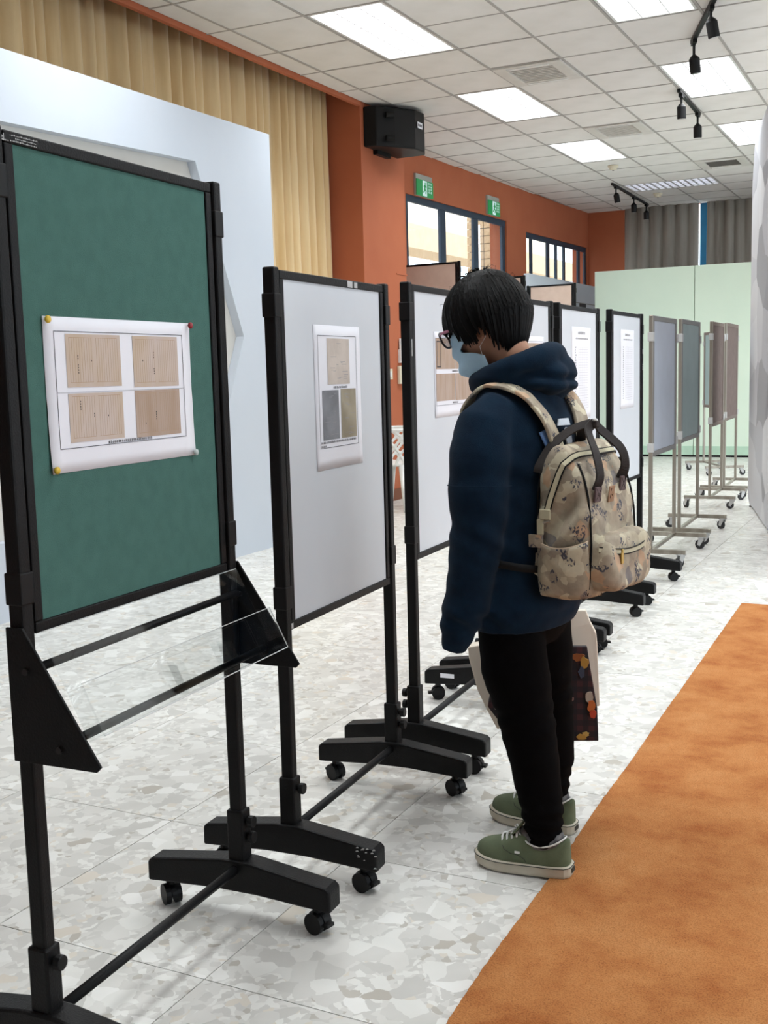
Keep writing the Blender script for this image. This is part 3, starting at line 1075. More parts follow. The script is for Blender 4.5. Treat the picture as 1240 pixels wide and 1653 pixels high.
# leaflet tray of the green board: two black gusset plates, rods, clear sheets
hwS1 = S1['w'] / 2
for s in (-1, 1):
    y = s * (hwS1 + 0.0)
    gp = MB().prism([(-0.02, 0.905), (0.018, 0.905), (0.178, 0.662), (0.168, 0.652), (-0.02, 0.652)], 'y', y - 0.003 + s * 0.019, y + 0.003 + s * 0.019).build('side_plate', MT['black'], S1, bevel=0.0015)
    for x_, z_ in ((0.022, 0.825), (0.088, 0.685)):
        MB().cyl((x_, y + s * 0.022, z_), (x_, y + s * 0.026, z_), 0.0065, 10).cyl((x_, y + s * 0.016, z_), (x_, y - s * 0.006, z_), 0.0065, 10).build('screw', MT['darkscrew'], gp)
MB().cyl((0.03, -hwS1, 0.828), (0.022, hwS1, 0.830), 0.0085, 12).build('rod', MT['black'], S1, smooth=True)
MB().cyl((0.098, -hwS1, 0.695), (0.092, hwS1, 0.700), 0.0085, 12).build('rod', MT['black'], S1, smooth=True)
tray = empty('leaflet_tray', (0, 0, 0))
tray.location = S1.location
tray.rotation_euler = S1.rotation_euler
def sheet(p, q, y0, y1, t=0.003):
    (x0, z0), (x1, z1) = p, q
    dx, dz = x1 - x0, z1 - z0
    l_ = math.hypot(dx, dz)
    nx, nz = -dz / l_ * t, dx / l_ * t
    return [(x0, z0), (x1, z1), (x1 + nx, z1 + nz), (x0 + nx, z0 + nz)], y0, y1
yl, yr = -hwS1 + 0.02, hwS1 - 0.0
for nm, p, q in (('back_sheet', (0.022, 0.888), (0.122, 0.690)), ('bottom_sheet', (0.122, 0.690), (0.158, 0.706)), ('front_lip', (0.158, 0.706), (0.112, 0.800))):
    poly, a, b = sheet(p, q, yl, yr)
    if nm == 'front_lip':
        a = yl + 0.0
    MB().prism(poly, 'y', a, b).build(nm, MT['acrylic'], tray)
for y in (yl, yr - 0.003):
    MB().prism([(0.118, 0.696), (0.156, 0.708), (0.112, 0.798), (0.072, 0.792)], 'y', y, y + 0.003).build('end_sheet', MT['acrylic'], tray)
for y in (-0.06, -0.035, 0.13, 0.155):
    MB().prism([(0.120, 0.696), (0.155, 0.709), (0.128, 0.765), (0.087, 0.762)], 'y', y, y + 0.002).build('divider', MT['acrylic'], tray)
ed = MB()
ed.cyl((0.158, yl, 0.707), (0.158, yr, 0.707), 0.0012, 6).cyl((0.112, yl, 0.8), (0.112, yr, 0.8), 0.0010, 6).cyl((0.022, yl, 0.889), (0.022, yr, 0.889), 0.0010, 6)
ed.cyl((0.158, yr, 0.707), (0.112, yr, 0.8), 0.0012, 6)
ed.build('polished_edge', MT['acrylic_edge'], tray)
tag(tray, 'clear acrylic leaflet tray hanging under the green board', 'leaflet tray')

# ---- steel stands
def caster2():
    m = MB()
    m.cyl((-0.018, -0.011, 0.034), (-0.018, 0.011, 0.034), 0.034, 18)
    return m
C2W = caster2().mesh('wheel')
C2W.materials.append(M('grey_rubber', rgb(48, 48, 50), 0.7))
C2F = MB()
for s in (-1, 1):
    C2F.prism([(-0.03, 0.03), (-0.01, 0.022), (0.02, 0.07), (0.02, 0.085), (-0.02, 0.085)], 'y', s * 0.014 - 0.002, s * 0.014 + 0.002)
C2F.box((-0.024, -0.022, 0.082), (0.026, 0.022, 0.090))
C2F.box((-0.062, -0.012, 0.052), (-0.045, 0.012, 0.058))
C2F = C2F.mesh('caster')
C2F.materials.append(MT['clip'])
SF = MB().box((-0.235, -0.015, 0.088), (0.235, 0.015, 0.118)).mesh('foot')
SF.materials.append(MT['steel'])

def steel_stand(A, B, ztop, zbot, board_mat, label, group, frame=None):
    A, B = Vector(A), Vector(B)
    d = B - A
    W = d.length
    mid = (A + B) / 2
    r = empty('display_stand', (mid.x, mid.y, 0), math.atan2(d.y, d.x) - math.pi / 2)
    hw = W / 2
    fm = frame or MT['greyframe']
    for s in (-1, 1):
        y = s * hw
        MB().box((-0.0125, y - 0.0125, 0.118), (0.0125, y + 0.0125, ztop)).build('pole', MT['steel'], r, bevel=0.003)
        f = put('foot', SF, None, r, (0, y, 0), bevel=0.002)
        for sx in (-1, 1):
            c = put('caster', C2F, None, f, (sx * 0.205, 0, 0))
            c.rotation_euler = (0, 0, random.uniform(-1, 1))
            w_ = put('caster_wheel', C2W, None, f, (sx * 0.205, 0, 0))
            w_.rotation_euler = c.rotation_euler
        for z in (ztop - 0.17, zbot + 0.03):
            MB().box((-0.02, y - 0.019, z), (0.02, y + 0.019, z + 0.06)).build('clip', MT['clip'], r, bevel=0.003)
    MB().box((-0.011, -hw, 0.092), (0.011, hw, 0.114)).build('crossbar', MT['steel'], r)
    fy = hw - 0.016
    rl = 0.035
    for lo, hi in (((-0.012, -fy, ztop - rl), (0.012, fy, ztop)), ((-0.012, -fy, zbot), (0.012, fy, zbot + rl)), ((-0.012, -fy, zbot + rl), (0.012, -fy + rl, ztop - rl)), ((-0.012, fy - rl, zbot + rl), (0.012, fy, ztop - rl))):
        MB().box(lo, hi).build('frame_rail', fm, r, bevel=0.002)
    MB().box((-0.008, -fy + rl, zbot + rl), (0.008, fy - rl, ztop - rl)).build('board', board_mat, r)
    tag(r, label, 'display stand', group)
    return r

GS = 'steel display stands with grey boards'
steel_stand((-1.735, 7.46), (-1.75, 8.27), 1.675, 0.74, MT['greyboard'], 'steel framed stand with pale grey board next to the black stands', GS)
steel_stand((-1.76, 8.50), (-1.785, 9.33), 1.685, 0.76, MT['tealboard'], 'steel framed stand with grey-green board before the brown boards', GS)
brf = M('brown_frame', rgb(112, 98, 92), 0.6)
GBR = 'steel display stands with brown boards'
steel_stand((-1.93, 10.68), (-1.95, 11.42), 1.735, 0.76, MT['brownboard'], 'steel stand with brown board just past the grey-green board', GBR, brf)
steel_stand((-1.96, 11.62), (-1.98, 12.45), 1.75, 0.77, MT['brownboard'], 'steel stand with brown board, farther brown one of the row', GBR, brf)
S9 = steel_stand((-2.72, 14.62), (-2.34, 13.90), 1.74, 0.80, MT['tealboard'], 'steel stand turned askew in front of the mint partition', GS, brf)
pn = MB().box((0.013, -0.06, 1.2), (0.014, 0.28, 1.52)).build('paper_sheet', MT['paper'], None, S9.location)
pn.rotation_euler = S9.rotation_euler
tag(pn, 'white sheet on the board turned askew near mint partition', 'paper')

# ------------------------------------------------------------------ printed sheets on the boards
def glyphs(mb, y0, y1, z, h, x, rnd, gap=0.25):
    """a line of tiny unreadable character marks"""
    y = y0
    while y + h <= y1:
        w_ = h * 0.9
        for q in range(rnd.randint(2, 3)):
            zz = z + h * (0.1 + 0.4 * q)
            mb.box((x, y + w_ * 0.05, zz), (x + 0.0002, y + w_ * 0.95, zz + h * 0.14))
        for q in range(2):
            yy = y + w_ * rnd.uniform(0.05, 0.8)
            mb.box((x, yy, z), (x + 0.0002, yy + w_ * 0.14, z + h))
        y += h * (1 + gap * rnd.uniform(0.4, 1.2))

def sheet_on(S, yc, zc, w, h, label, tilt=0.0, curl=0.004, xoff=0.009, seed=1):
    rnd = random.Random(seed)
    R = Matrix.Rotation(S.rotation_euler.z, 4, 'Z')
    loc = S.location + R.to_3x3() @ Vector((xoff, yc, zc))
    def fn(u, v):
        a = curl * (abs(2 * u - 1) ** 16) * (0.3 + 0.7 * abs(2 * v - 1) ** 3)
        return (0.0006 + a * (1 if v < 0.5 else 0.4), (u - 0.5) * w, (v - 0.5) * h)
    o = MB().grid(fn, 14, 14).build('poster', MT['paper'], None, loc, smooth=True, fix=False)
    o.rotation_euler = (tilt, 0, S.rotation_euler.z)
    so = o.modifiers.new('s', 'SOLIDIFY')
    so.thickness = 0.0004
    so.offset = -1
    tag(o, label, 'poster', 'printed sheets on the boards')
    return o

def border(o, y0, z0, y1, z1, t=0.0012, x=0.0014, mat=None, nm='printed_border'):
    m = MB()
    for lo, hi in (((x, y0, z0), (x + 0.0002, y1, z0 + t)), ((x, y0, z1 - t), (x + 0.0002, y1, z1)), ((x, y0, z0), (x + 0.0002, y0 + t, z1)), ((x, y1 - t, z0), (x + 0.0002, y1, z1))):
        m.box(lo, hi)
    return m.build(nm, mat or MT['ink'], o)

def page(o, y0, z0, y1, z1, mat, x=0.0013, lines=True, seed=0):
    p = MB().box((x, y0, z0), (x + 0.0002, y1, z1)).build('printed_page', mat, o)
    if lines:
        rnd = random.Random(seed)
        m = MB()
        n = 20
        xx = x + 0.0002
        for k in range(n + 1):
            if k == n // 2:
                continue
            yy = y0 + (y1 - y0) * (0.06 + 0.88 * k / n)
            m.box((xx, yy, z0 + (z1 - z0) * 0.09), (xx + 0.0001, yy + 0.0006, z1 - (z1 - z0) * 0.07))
        for a, b in ((0.06, 0.47), (0.53, 0.94)):
            for zz in (0.085, 0.93):
                m.box((xx, y0 + (y1 - y0) * a, z0 + (z1 - z0) * zz), (xx + 0.0001, y0 + (y1 - y0) * b, z0 + (z1 - z0) * zz + 0.0008))
        m.build('ruled_lines', MT['pageline'], p)
        m = MB()
        for q in range(3):
            yy = y0 + (y1 - y0) * rnd.choice((0.44, 0.2, 0.7))
            zz = z0 + (z1 - z0) * rnd.uniform(0.2, 0.7)
            for t in range(rnd.randint(1, 4)):
                m.box((xx, yy, zz + t * 0.005), (xx + 0.0002, yy + 0.002, zz + t * 0.005 + 0.003))
        m.build('handwriting', MT['ink'], p)
    return p

# poster 1 on the green board (four ledger spreads)
c1 = hwS1
P1 = sheet_on(S1, -0.020, 1.322, 0.483, 0.295, 'white sheet with four old ledger spreads pinned to the green board', 0.0, 0.005, 0.0085, 1)
border(P1, -0.212, -0.103, 0.212, 0.121)
border(P1, -0.212, 0.004, 0.212, 0.0048, 0.0008, 0.0014, MT['greyink'], 'printed_rule')
for (y0, z0, y1, z1, mt, sd) in ((-0.180, 0.014, -0.012, 0.116, 'oldpage', 1), (0.030, 0.010, 0.192, 0.116, 'oldpage', 2), (-0.180, -0.092, -0.012, 0.002, 'oldpage', 3), (0.030, -0.095, 0.192, 0.003, 'oldpage2', 4)):
    page(P1, y0, z0, y1, z1, MT[mt], seed=sd)
m = MB()
glyphs(m, -0.065, 0.085, -0.1005, 0.0052, 0.0014, random.Random(2))
m.build('caption', MT['ink'], P1)
for (y, z, mt, lab) in ((-0.236, 0.141, 'yellow', 'yellow push pin at the upper corner of the ledger sheet'), (0.234, 0.142, 'red', 'red push pin at the upper corner of the ledger sheet'), (-0.236, -0.140, 'yellow', 'yellow push pin at the lower corner of the ledger sheet'), (0.234, -0.141, 'clearpin', 'pale push pin at the lower corner of the ledger sheet')):
    R = Matrix.Rotation(S1.rotation_euler.z, 4, 'Z')
    p = P1.location + R.to_3x3() @ Vector((0.004 + 0.008 * 0, y, z))
    pin = empty('push_pin', p, S1.rotation_euler.z)
    MB().tube([(0.004, 0, 0), (0.006, 0, 0), (0.009, 0, 0), (0.011, 0, 0)], [0.006, 0.0072, 0.007, 0.004], 14).build('pin_head', MT[mt], pin, smooth=True)
    MB().cyl((-0.004, 0, 0), (0.004, 0, 0), 0.0006, 6).build('pin_point', MT['steel'], pin)
    tag(pin, lab, 'push pin', 'push pins on the green board')

# poster 2 on the first white board
P2 = sheet_on(S2, 0.005, 1.283, 0.300, 0.400, 'white sheet with three faded documents on the board beside the green one', 0.0, 0.0008, 0.0085, 2)
border(P2, -0.127, -0.140, 0.122, 0.172)
page(P2, -0.070, 0.036, 0.074, 0.164, MT['draft'], seed=5, lines=False)
page(P2, -0.108, -0.118, -0.004, 0.020, MT['bluepage'], seed=6, lines=False)
page(P2, 0.010, -0.118, 0.112, 0.022, MT['olivepage'], seed=7, lines=False)
m = MB()
rnd = random.Random(9)
for (a, b, z0, z1) in ((-0.062, 0.066, 0.05, 0.158), (-0.10, -0.012, -0.11, 0.010), (0.02, 0.105, -0.11, 0.012)):
    for k in range(16):
        y = rnd.uniform(a, b - 0.02)
        z = rnd.uniform(z0, z1)
        m.box((0.0015, y, z), (0.0016, min(b, y + rnd.uniform(0.008, 0.04)), z + 0.0012))
m.build('faint_writing', MT['greyink'], P2)
m = MB()
glyphs(m, -0.035, 0.055, 0.0245, 0.006, 0.0014, random.Random(3), 0.2)
glyphs(m, -0.122, 0.112, -0.1275, 0.0058, 0.0014, random.Random(4), 0.2)
glyphs(m, -0.122, -0.085, -0.1375, 0.0055, 0.0014, random.Random(5), 0.2)
m.build('caption', MT['ink'], P2)

# poster 3 on the board being read
P3 = sheet_on(S3, 0.045, 1.335, 0.410, 0.30, 'white sheet with brown file covers on the board the person reads', 0.0, 0.0008, 0.0085, 3)
border(P3, -0.192, -0.108, 0.192, 0.128, 0.001)
page(P3, -0.190, 0.020, 0.0, 0.127, MT['oldpage2'], seed=8, lines=False)
page(P3, 0.004, 0.020, 0.190, 0.127, MT['oldpage2'], seed=8, lines=False)
page(P3, -0.190, -0.092, 0.0, 0.004, MT['oldpage2'], seed=8, lines=False)
page(P3, 0.004, -0.094, 0.186, 0.004, MT['oldpage2'], seed=8, lines=False)
border(P3, -0.182, 0.026, -0.142, 0.118, 0.004, 0.0016, MT['ink'], 'printed_seal_frame')
m = MB()
m.box((0.0016, -0.163, 0.07), (0.0017, -0.160, 0.11)).box((0.0016, -0.176, 0.064), (0.0017, -0.148, 0.0665))
for k in range(4):
    m.box((0.0016, -0.10 + 0.07 * k, -0.09), (0.0017, -0.099 + 0.07 * k, 0.0))
m.build('page_folds', MT['pageline'], P3)
m = MB()
glyphs(m, -0.03, 0.03, 0.009, 0.006, 0.0014, random.Random(6), 0.1)
glyphs(m, -0.03, 0.03, -0.104, 0.006, 0.0014, random.Random(7), 0.1)
m.build('caption', MT['ink'], P3)
P4 = sheet_on(S4, 0.06, 1.34, 0.40, 0.30, 'white sheet with a brown page, on the board behind the person', 0.0, 0.0008, 0.0085, 5)
border(P4, -0.192, -0.12, 0.192, 0.128, 0.001)
page(P4, -0.18, -0.08, 0.18, 0.12, MT['oldpage2'], seed=3)

def table_sheet(S, yc, zc, w, h, label, seed):
    o = sheet_on(S, yc, zc, w, h, label, 0.0, 0.0004, 0.0085, seed)
    m = MB()
    rnd = random.Random(seed)
    glyphs(m, -w * 0.18, w * 0.2, h * 0.42, 0.013, 0.0014, rnd, 0.05)
    for k in range(24):
        z = h * 0.27 - k * h * 0.028
        glyphs(m, -w * 0.34, -w * rnd.uniform(0.24, 0.30), z, 0.007, 0.0014, rnd, 0.2)
    glyphs(m, -w * 0.3, w * 0.35, h * 0.365, 0.008, 0.0014, rnd, 0.2)
    m.build('list_text', MT['greyink'], o)
    m = MB()
    for k in range(25):
        z = h * 0.28 - k * h * 0.028
        m.box((0.0012, -w * 0.15, z), (0.0013, w * 0.36, z + 0.0012))
    for k in range(6):
        y = -w * 0.15 + w * 0.51 * k / 5
        m.box((0.0012, y, h * 0.28 - 24 * h * 0.028), (0.0013, y + 0.0012, h * 0.28))
    m.build('table_grid', MT['faint'], o)
table_sheet(S5, 0.035, 1.32, 0.36, 0.46, 'white table sheet on the board over the hood', 6)
table_sheet(S6, 0.01, 1.33, 0.34, 0.46, 'white list sheet on the last board before the steel stands', 7)

# ------------------------------------------------------------------ carpet
def carpet_edge(t):
    y = -1.4 + (6.41 + 1.4) * t
    x = -0.884 - 0.0215 * (y - 1.98) + 0.006 * noise.noise(Vector((0, y * 2.0, 0))) + 0.0025 * noise.noise(Vector((3, y * 31, 0))) + 0.0018 * noise.noise(Vector((3, y * 140, 5)))
    return x, y
n = 900
left = [carpet_edge(k / n) for k in range(n + 1)]
vs, fs = [], []
for x, y in left:
    vs += [(x, y, 0.0), (x + 0.004, y, 0.007), (2.6, y, 0.007), (2.6, y, 0.0)]
for k in range(n):
    a, b = k * 4, k * 4 + 4
    for q in range(3):
        fs.append((a + q, a + q + 1, b + q + 1, b + q))
fs.append((0, 3, 2, 1))
fs.append((n * 4, n * 4 + 1, n * 4 + 2, n * 4 + 3))
cp = MB().add(vs, fs).build('carpet', MT['carpet'], fix=False)
tag(cp, 'long orange-tan carpet laid over the terrazzo floor', 'carpet')

# sheet of paper lying on the floor past the carpet
fp = MB().box((-0.105, -0.15, 0), (0.105, 0.15, 0.0012)).build('paper_sheet', MT['paper'], None, (-0.86, 6.93, 0.0), 0.25)
tag(fp, 'white paper sheet lying on the floor past the carpet end', 'paper')
m = MB()
for k in range(4):
    m.box((-0.03 + 0.03 * k, -0.06, 0.0012), (-0.012 + 0.03 * k, -0.035, 0.0014))
m.build('pink_print', M('pink_ink', rgb(205, 120, 160), 0.8), fp)

# ------------------------------------------------------------------ faceted grey curved display
cd = empty('curved_display', (-1.62, 11.05, 0))
pa = []
for k in range(25):
    t = k / 24
    y = 11.05 - 3.6 * t
    x = -1.62 + 0.215 * (11.05 - y) + 0.006 * (11.05 - y) ** 2 - 0.02 * math.exp(-((11.05 - y) / 0.25) ** 2)
    pa.append((x + 1.62, y - 11.05))
zt = 3.42
rings = []
for k, (x, y) in enumerate(pa):
    s = 3.6 * k / 24
    e = min(s, 3.6 - s)
    R_ = 0.45
    top = zt - (R_ - math.sqrt(max(0, R_ ** 2 - (R_ - e) ** 2)) if e < R_ else 0)
    bot = 0.012 + (0.06 - math.sqrt(max(0, 0.06 ** 2 - (0.06 - e) ** 2)) if e < 0.06 else 0)
    rings.append([(x, y, bot), (x + 0.06, y + 0.012, bot), (x + 0.06, y + 0.012, top), (x, y, top)])
MB().loft(rings).build('fabric_panel', MT['polygrey'], cd, bevel=0.012)
for k in (1, 12, 23):
    MB().box((pa[k][0] + 0.004, pa[k][1] - 0.04, 0), (pa[k][0] + 0.12, pa[k][1] + 0.05, 0.0115)).build('base_plate', MT['greyframe'], cd)
tag(cd, 'tall grey curved fabric display printed with angular facets', 'display')

# ------------------------------------------------------------------ things on the orange pillar and wall
sp = empty('loudspeaker', (-5.15, 10.03, 3.50))
# body wedge: back on the pillar, front turned down the hall
prof = [(0.0, 0.0), (0.14, 0.02), (0.40, 0.34), (0.41, 0.52), (0.34, 0.66), (0.0, 0.66)]
MB().prism([(x * 0.95, y * 1.12) for x, y in prof], 'z', 0.04, 0.42).build('cabinet', MT['blackplastic'], sp, bevel=0.012)
MB().prism([(0.145, 0.05), (0.385, 0.375), (0.372, 0.385), (0.13, 0.06)], 'z', 0.06, 0.40).build('grille', M('speaker_cloth', rgb(30, 30, 31), 0.9, bump=0.4, bscale=900), sp)
MB().box((0.0, 0.2, 0.0), (0.05, 0.5, 0.05)).build('bracket', MT['black'], sp)
for z in (0.12, 0.34):
    MB().cyl((0.20, 0.10, z), (0.26, 0.155, z), 0.028, 16).build('port', M('port_black', rgb(6, 6, 6), 0.8), sp)
bdg = MB().prism([(0.3915, 0.42), (0.392, 0.53), (0.3945, 0.53), (0.3935, 0.42)], 'z', 0.25, 0.31).build('badge', MT['paper'], sp)
m = MB()
for k in range(5):
    m.box((0.394, 0.432 + 0.018 * k, 0.268), (0.3955, 0.443 + 0.018 * k, 0.292))
m.build('badge_print', MT['ink'], bdg)
tag(sp, 'black loudspeaker mounted high on the orange pillar', 'loudspeaker')

def wall_pt(s, z, x=0.0):
    R = Matrix.Rotation(WA, 3, 'Z')
    return Vector((-5.83, 10.95, 0)) + R @ Vector((x, s, z))

def exit_sign(s, z, label, sc=1.0):
    r = empty('exit_sign', wall_pt(s, z), WA)
    w_, h_ = 0.44 * sc, 0.17
    MB().box((0, 0, -0.02), (0.03, w_, h_ + 0.065)).build('housing', MT['signgrey'], r, bevel=0.003)
    MB().box((0.03, 0.0, -0.02), (0.045, w_, h_)).build('face', MT['signgreen'], r, bevel=0.002)
    MB().box((0.0455, w_ * 0.34, -0.015), (0.047, w_ * 0.60, h_ - 0.006)).build('door_symbol', MT['signwhite'], r)
    c = w_ * 0.47
    m = MB()
    x0, x1 = 0.0472, 0.0485
    m.cyl((x0, c + 0.008, 0.135), (x1, c + 0.008, 0.135), 0.014, 12)
    for a, b, t in (((c, 0.118), (c - 0.008, 0.07), 0.012), ((c - 0.006, 0.072), (c + 0.025, 0.045), 0.008), ((c + 0.025, 0.045), (c + 0.018, 0.012), 0.007), ((c - 0.006, 0.072), (c - 0.03, 0.03), 0.008), ((c - 0.03, 0.03), (c - 0.045, 0.03), 0.007), ((c, 0.112), (c + 0.034, 0.092), 0.006), ((c - 0.002, 0.112), (c - 0.034, 0.095), 0.006)):
        m.cyl((x0 + 0.0005, a[0], a[1]), (x0 + 0.0005, b[0], b[1]), t, 6)
    m.build('running_figure', MT['signgreen'], r)
    m = MB()
    for k in range(4):
        glyphs(m, w_ * 0.66, w_ * 0.95, 0.03 + 0.034 * k, 0.024, 0.0455, random.Random(k + 20), 0.2)
    m.build('small_print', MT['signwhite'], r)
    tag(r, label, 'exit sign', 'green exit signs')
exit_sign(1.58, 3.475, 'green exit sign over the doors, next to the orange pillar')
exit_sign(3.75, 3.485, 'green exit sign over the far pane of the doors', 0.92)

# controls on the pillar side
ac = empty('wall_controller', (-5.15, 10.66, 1.22))
MB().box((0, 0, 0), (0.03, 0.27, 0.19)).build('case', MT['cream_plastic'], ac, bevel=0.006)
MB().box((0.03, 0.12, 0.10), (0.0315, 0.20, 0.16)).build('screen', MT['screen'], ac)
for k in range(3):
    MB().cyl((0.03, 0.13 + 0.03 * k, 0.06), (0.033, 0.13 + 0.03 * k, 0.06), 0.009, 10).build('button', MT['greyframe'], ac)
tag(ac, 'cream air conditioning controller with a small screen on the pillar', 'controller')
for y, lab in ((10.69, 'white remote control in a wall holder, beside the light switch'), (10.81, 'white remote control in a wall holder, closer to the glazed doors')):
    rc = empty('remote_control', (-5.15, y, 1.44))
    MB().box((0, 0, 0), (0.035, 0.085, 0.14)).build('holder', MT['white_plastic'], rc, bevel=0.006)
    MB().box((0.008, 0.01, 0.03), (0.03, 0.075, 0.255)).build('remote_body', MT['white_plastic'], rc, bevel=0.005)
    MB().box((0.030, 0.02, 0.165), (0.0312, 0.065, 0.235)).build('screen', MT['screen'], rc)
    tag(rc, lab, 'remote control', 'remote controls on the pillar')
ls = empty('light_switch', (-5.15, 10.42, 1.27))
MB().box((0, 0, 0), (0.008, 0.12, 0.11)).build('plate', MT['cream_plastic'], ls, bevel=0.003)
MB().box((0.008, 0.035, 0.025), (0.013, 0.085, 0.085)).build('rocker', MT['white_plastic'], ls, bevel=0.003)
tag(ls, 'cream light switch on the orange pillar', 'light switch')

# ------------------------------------------------------------------ white perforated chair by the pillar
ch = empty('plastic_chair', (-4.83, 9.95, 0), math.radians(-8.5))
WP = MT['white_plastic']
SZ = 0.46
MB().lathe([(0.02, SZ - 0.03), (0.22, SZ - 0.03), (0.255, SZ - 0.012), (0.26, SZ), (0.24, SZ + 0.004), (0.02, SZ - 0.006)], 32).build('seat', WP, ch, smooth=True)
# perforated tub back: wide rim, rounded cells left open between struts
def tub(a, v):
    """a angle around, v 0..1 height"""
    R0 = 0.255 + 0.05 * v
    return Vector((R0 * math.cos(a), R0 * math.sin(a), SZ - 0.02 + (0.35) * v))
A0, A1 = math.radians(35), math.radians(325)
mb = MB()
def strut(path, rad):
    pts = []
    for (a, v) in path:
        pts.append(tub(A0 + (A1 - A0) * a, v))
    mb.tube(pts, rad, 8)
strut([(k / 40, 1.0) for k in range(41)], 0.019)
strut([(k / 40, 0.03) for k in range(41)], 0.014)
strut([(0, v / 6) for v in range(7)], 0.014)
strut([(1, v / 6) for v in range(7)], 0.014)
rows = [0.03, 0.30, 0.56, 0.78, 1.0]
rnd = random.Random(5)
nodes = []
for ri, v in enumerate(rows):
    n_ = 11
    nodes.append([(min(1, max(0, (k + (0.5 if ri % 2 else 0)) / n_ + rnd.uniform(-0.012, 0.012))), v if ri in (0, 4) else v + rnd.uniform(-0.035, 0.035)) for k in range(n_ + 1)])
for ri in range(4):
    for k in range(len(nodes[ri])):
        for q in ((k, k + 1) if ri % 2 else (k - 1, k)):
            if 0 <= q < len(nodes[ri + 1]) and rnd.random() < 0.86:
                a, b = nodes[ri][k], nodes[ri + 1][q]
                strut([(a[0] + (b[0] - a[0]) * t / 4, a[1] + (b[1] - a[1]) * t / 4) for t in range(5)], 0.0165)
put('backrest', fuse(mb, 0.007, 10), WP, ch)
for sx, sy in ((1, 1), (1, -1), (-1, 1), (-1, -1)):
    MB().tube([(sx * 0.17, sy * 0.17, SZ - 0.02), (sx * 0.27, sy * 0.27, 0.0)], [0.034, 0.018], 12).build('leg', WP, ch, smooth=True)
tag(ch, 'white plastic chair with perforated back beside the orange pillar', 'chair')
# ------------------------------------------------------------------ the reader
# local frame: x to the side, y away from the photographer's side, z up (metres); placed and turned in the room
PC = Vector((-1.01, 2.87, 0.0))
PA = math.atan2(0.332, 0.943)
FW = Vector((-0.871, 0.491, 0))      # chest faces
LF = Vector((-0.491, -0.871, 0))     # left side
UP = Vector((0, 0, 1))
HOODIE = M('navy_fleece', rgb(17, 36, 53), 0.95, col2=rgb(14, 30, 46), vscale=25, bump=0.25, bscale=420, spec=0.08, sheen=0.04)
JEANS = M('black_denim', rgb(10, 9, 10), 0.9, col2=rgb(8, 7, 8), vscale=40, bump=0.25, bscale=600, spec=0.06)
SKIN = M('skin', rgb(180, 132, 106), 0.55, col2=rgb(172, 124, 98), vscale=10)
HAIR = M('black_hair', rgb(7, 6, 6), 0.5, col2=rgb(10, 9, 9), vscale=60, spec=0.10, stretch=(1, 1, 0.15))
MASK = M('mask_blue', rgb(178, 210, 230), 0.8, col2=rgb(170, 203, 225), vscale=30, bump=0.1, bscale=500)

TORSO = [  # z, centre u, centre w, half depth, half breadth
    (0.658, -0.012, 0.0, 0.132, 0.190), (0.675, -0.012, 0.0, 0.138, 0.196), (0.70, -0.012, 0.0, 0.142, 0.198), (0.80, -0.008, 0, 0.142, 0.198), (0.95, -0.002, 0, 0.140, 0.200),
    (1.08, 0.0, 0, 0.135, 0.202), (1.16, 0.0, 0, 0.128, 0.204), (1.22, -0.002, 0, 0.116, 0.194), (1.265, -0.008, 0, 0.100, 0.170), (1.30, -0.016, 0, 0.084, 0.132), (1.325, -0.022, 0, 0.070, 0.092), (1.345, -0.03, 0, 0.06, 0.066)]

def torso_at(z):
    for a, b in zip(TORSO[:-1], TORSO[1:]):
        if a[0] <= z <= b[0]:
            t = (z - a[0]) / (b[0] - a[0])
            return [p + (q - p) * t for p, q in zip(a, b)]
    return list(TORSO[0] if z < TORSO[0][0] else TORSO[-1])

def ell_ring(z, cu, cw, a, b, n=32, p=2.3):
    r = []
    for k in range(n):
        t = 2 * math.pi * k / n
        c, s = math.cos(t), math.sin(t)
        c = math.copysign(abs(c) ** (2 / p), c)
        s = math.copysign(abs(s) ** (2 / p), s)
        r.append(Vector((cu, cw, z)) + FW * (a * c) + LF * (b * s))
    return r

def torso_pt(z, side, lat, off=0.0):
    """point on the chest (+1) or back (-1) at lateral offset lat towards the left"""
    _, cu, cw, a, b = torso_at(z)
    q = max(0.0, 1 - (abs(lat) / b) ** 2.3) ** (1 / 2.3)
    return Vector((cu, cw, z)) + FW * (side * (a * q + off)) + LF * lat

armL = [(-0.060, -0.115, 1.245), (-0.098, -0.155, 1.205), (-0.112, -0.176, 1.13), (-0.116, -0.186, 1.04), (-0.120, -0.192, 0.945), (-0.134, -0.190, 0.85), (-0.152, -0.184, 0.76), (-0.170, -0.178, 0.69), (-0.183, -0.175, 0.655), (-0.190, -0.173, 0.622)]
armLr = [0.060, 0.078, 0.082, 0.079, 0.073, 0.066, 0.059, 0.052, 0.043, 0.036]
armR = [(0.070, 0.118, 1.245), (0.098, 0.160, 1.205), (0.112, 0.185, 1.12), (0.122, 0.205, 1.03), (0.126, 0.222, 0.935), (0.108, 0.240, 0.85), (0.085, 0.254, 0.78), (0.070, 0.262, 0.73), (0.062, 0.266, 0.70)]
armRr = [0.060, 0.076, 0.076, 0.074, 0.070, 0.062, 0.054, 0.046, 0.040]

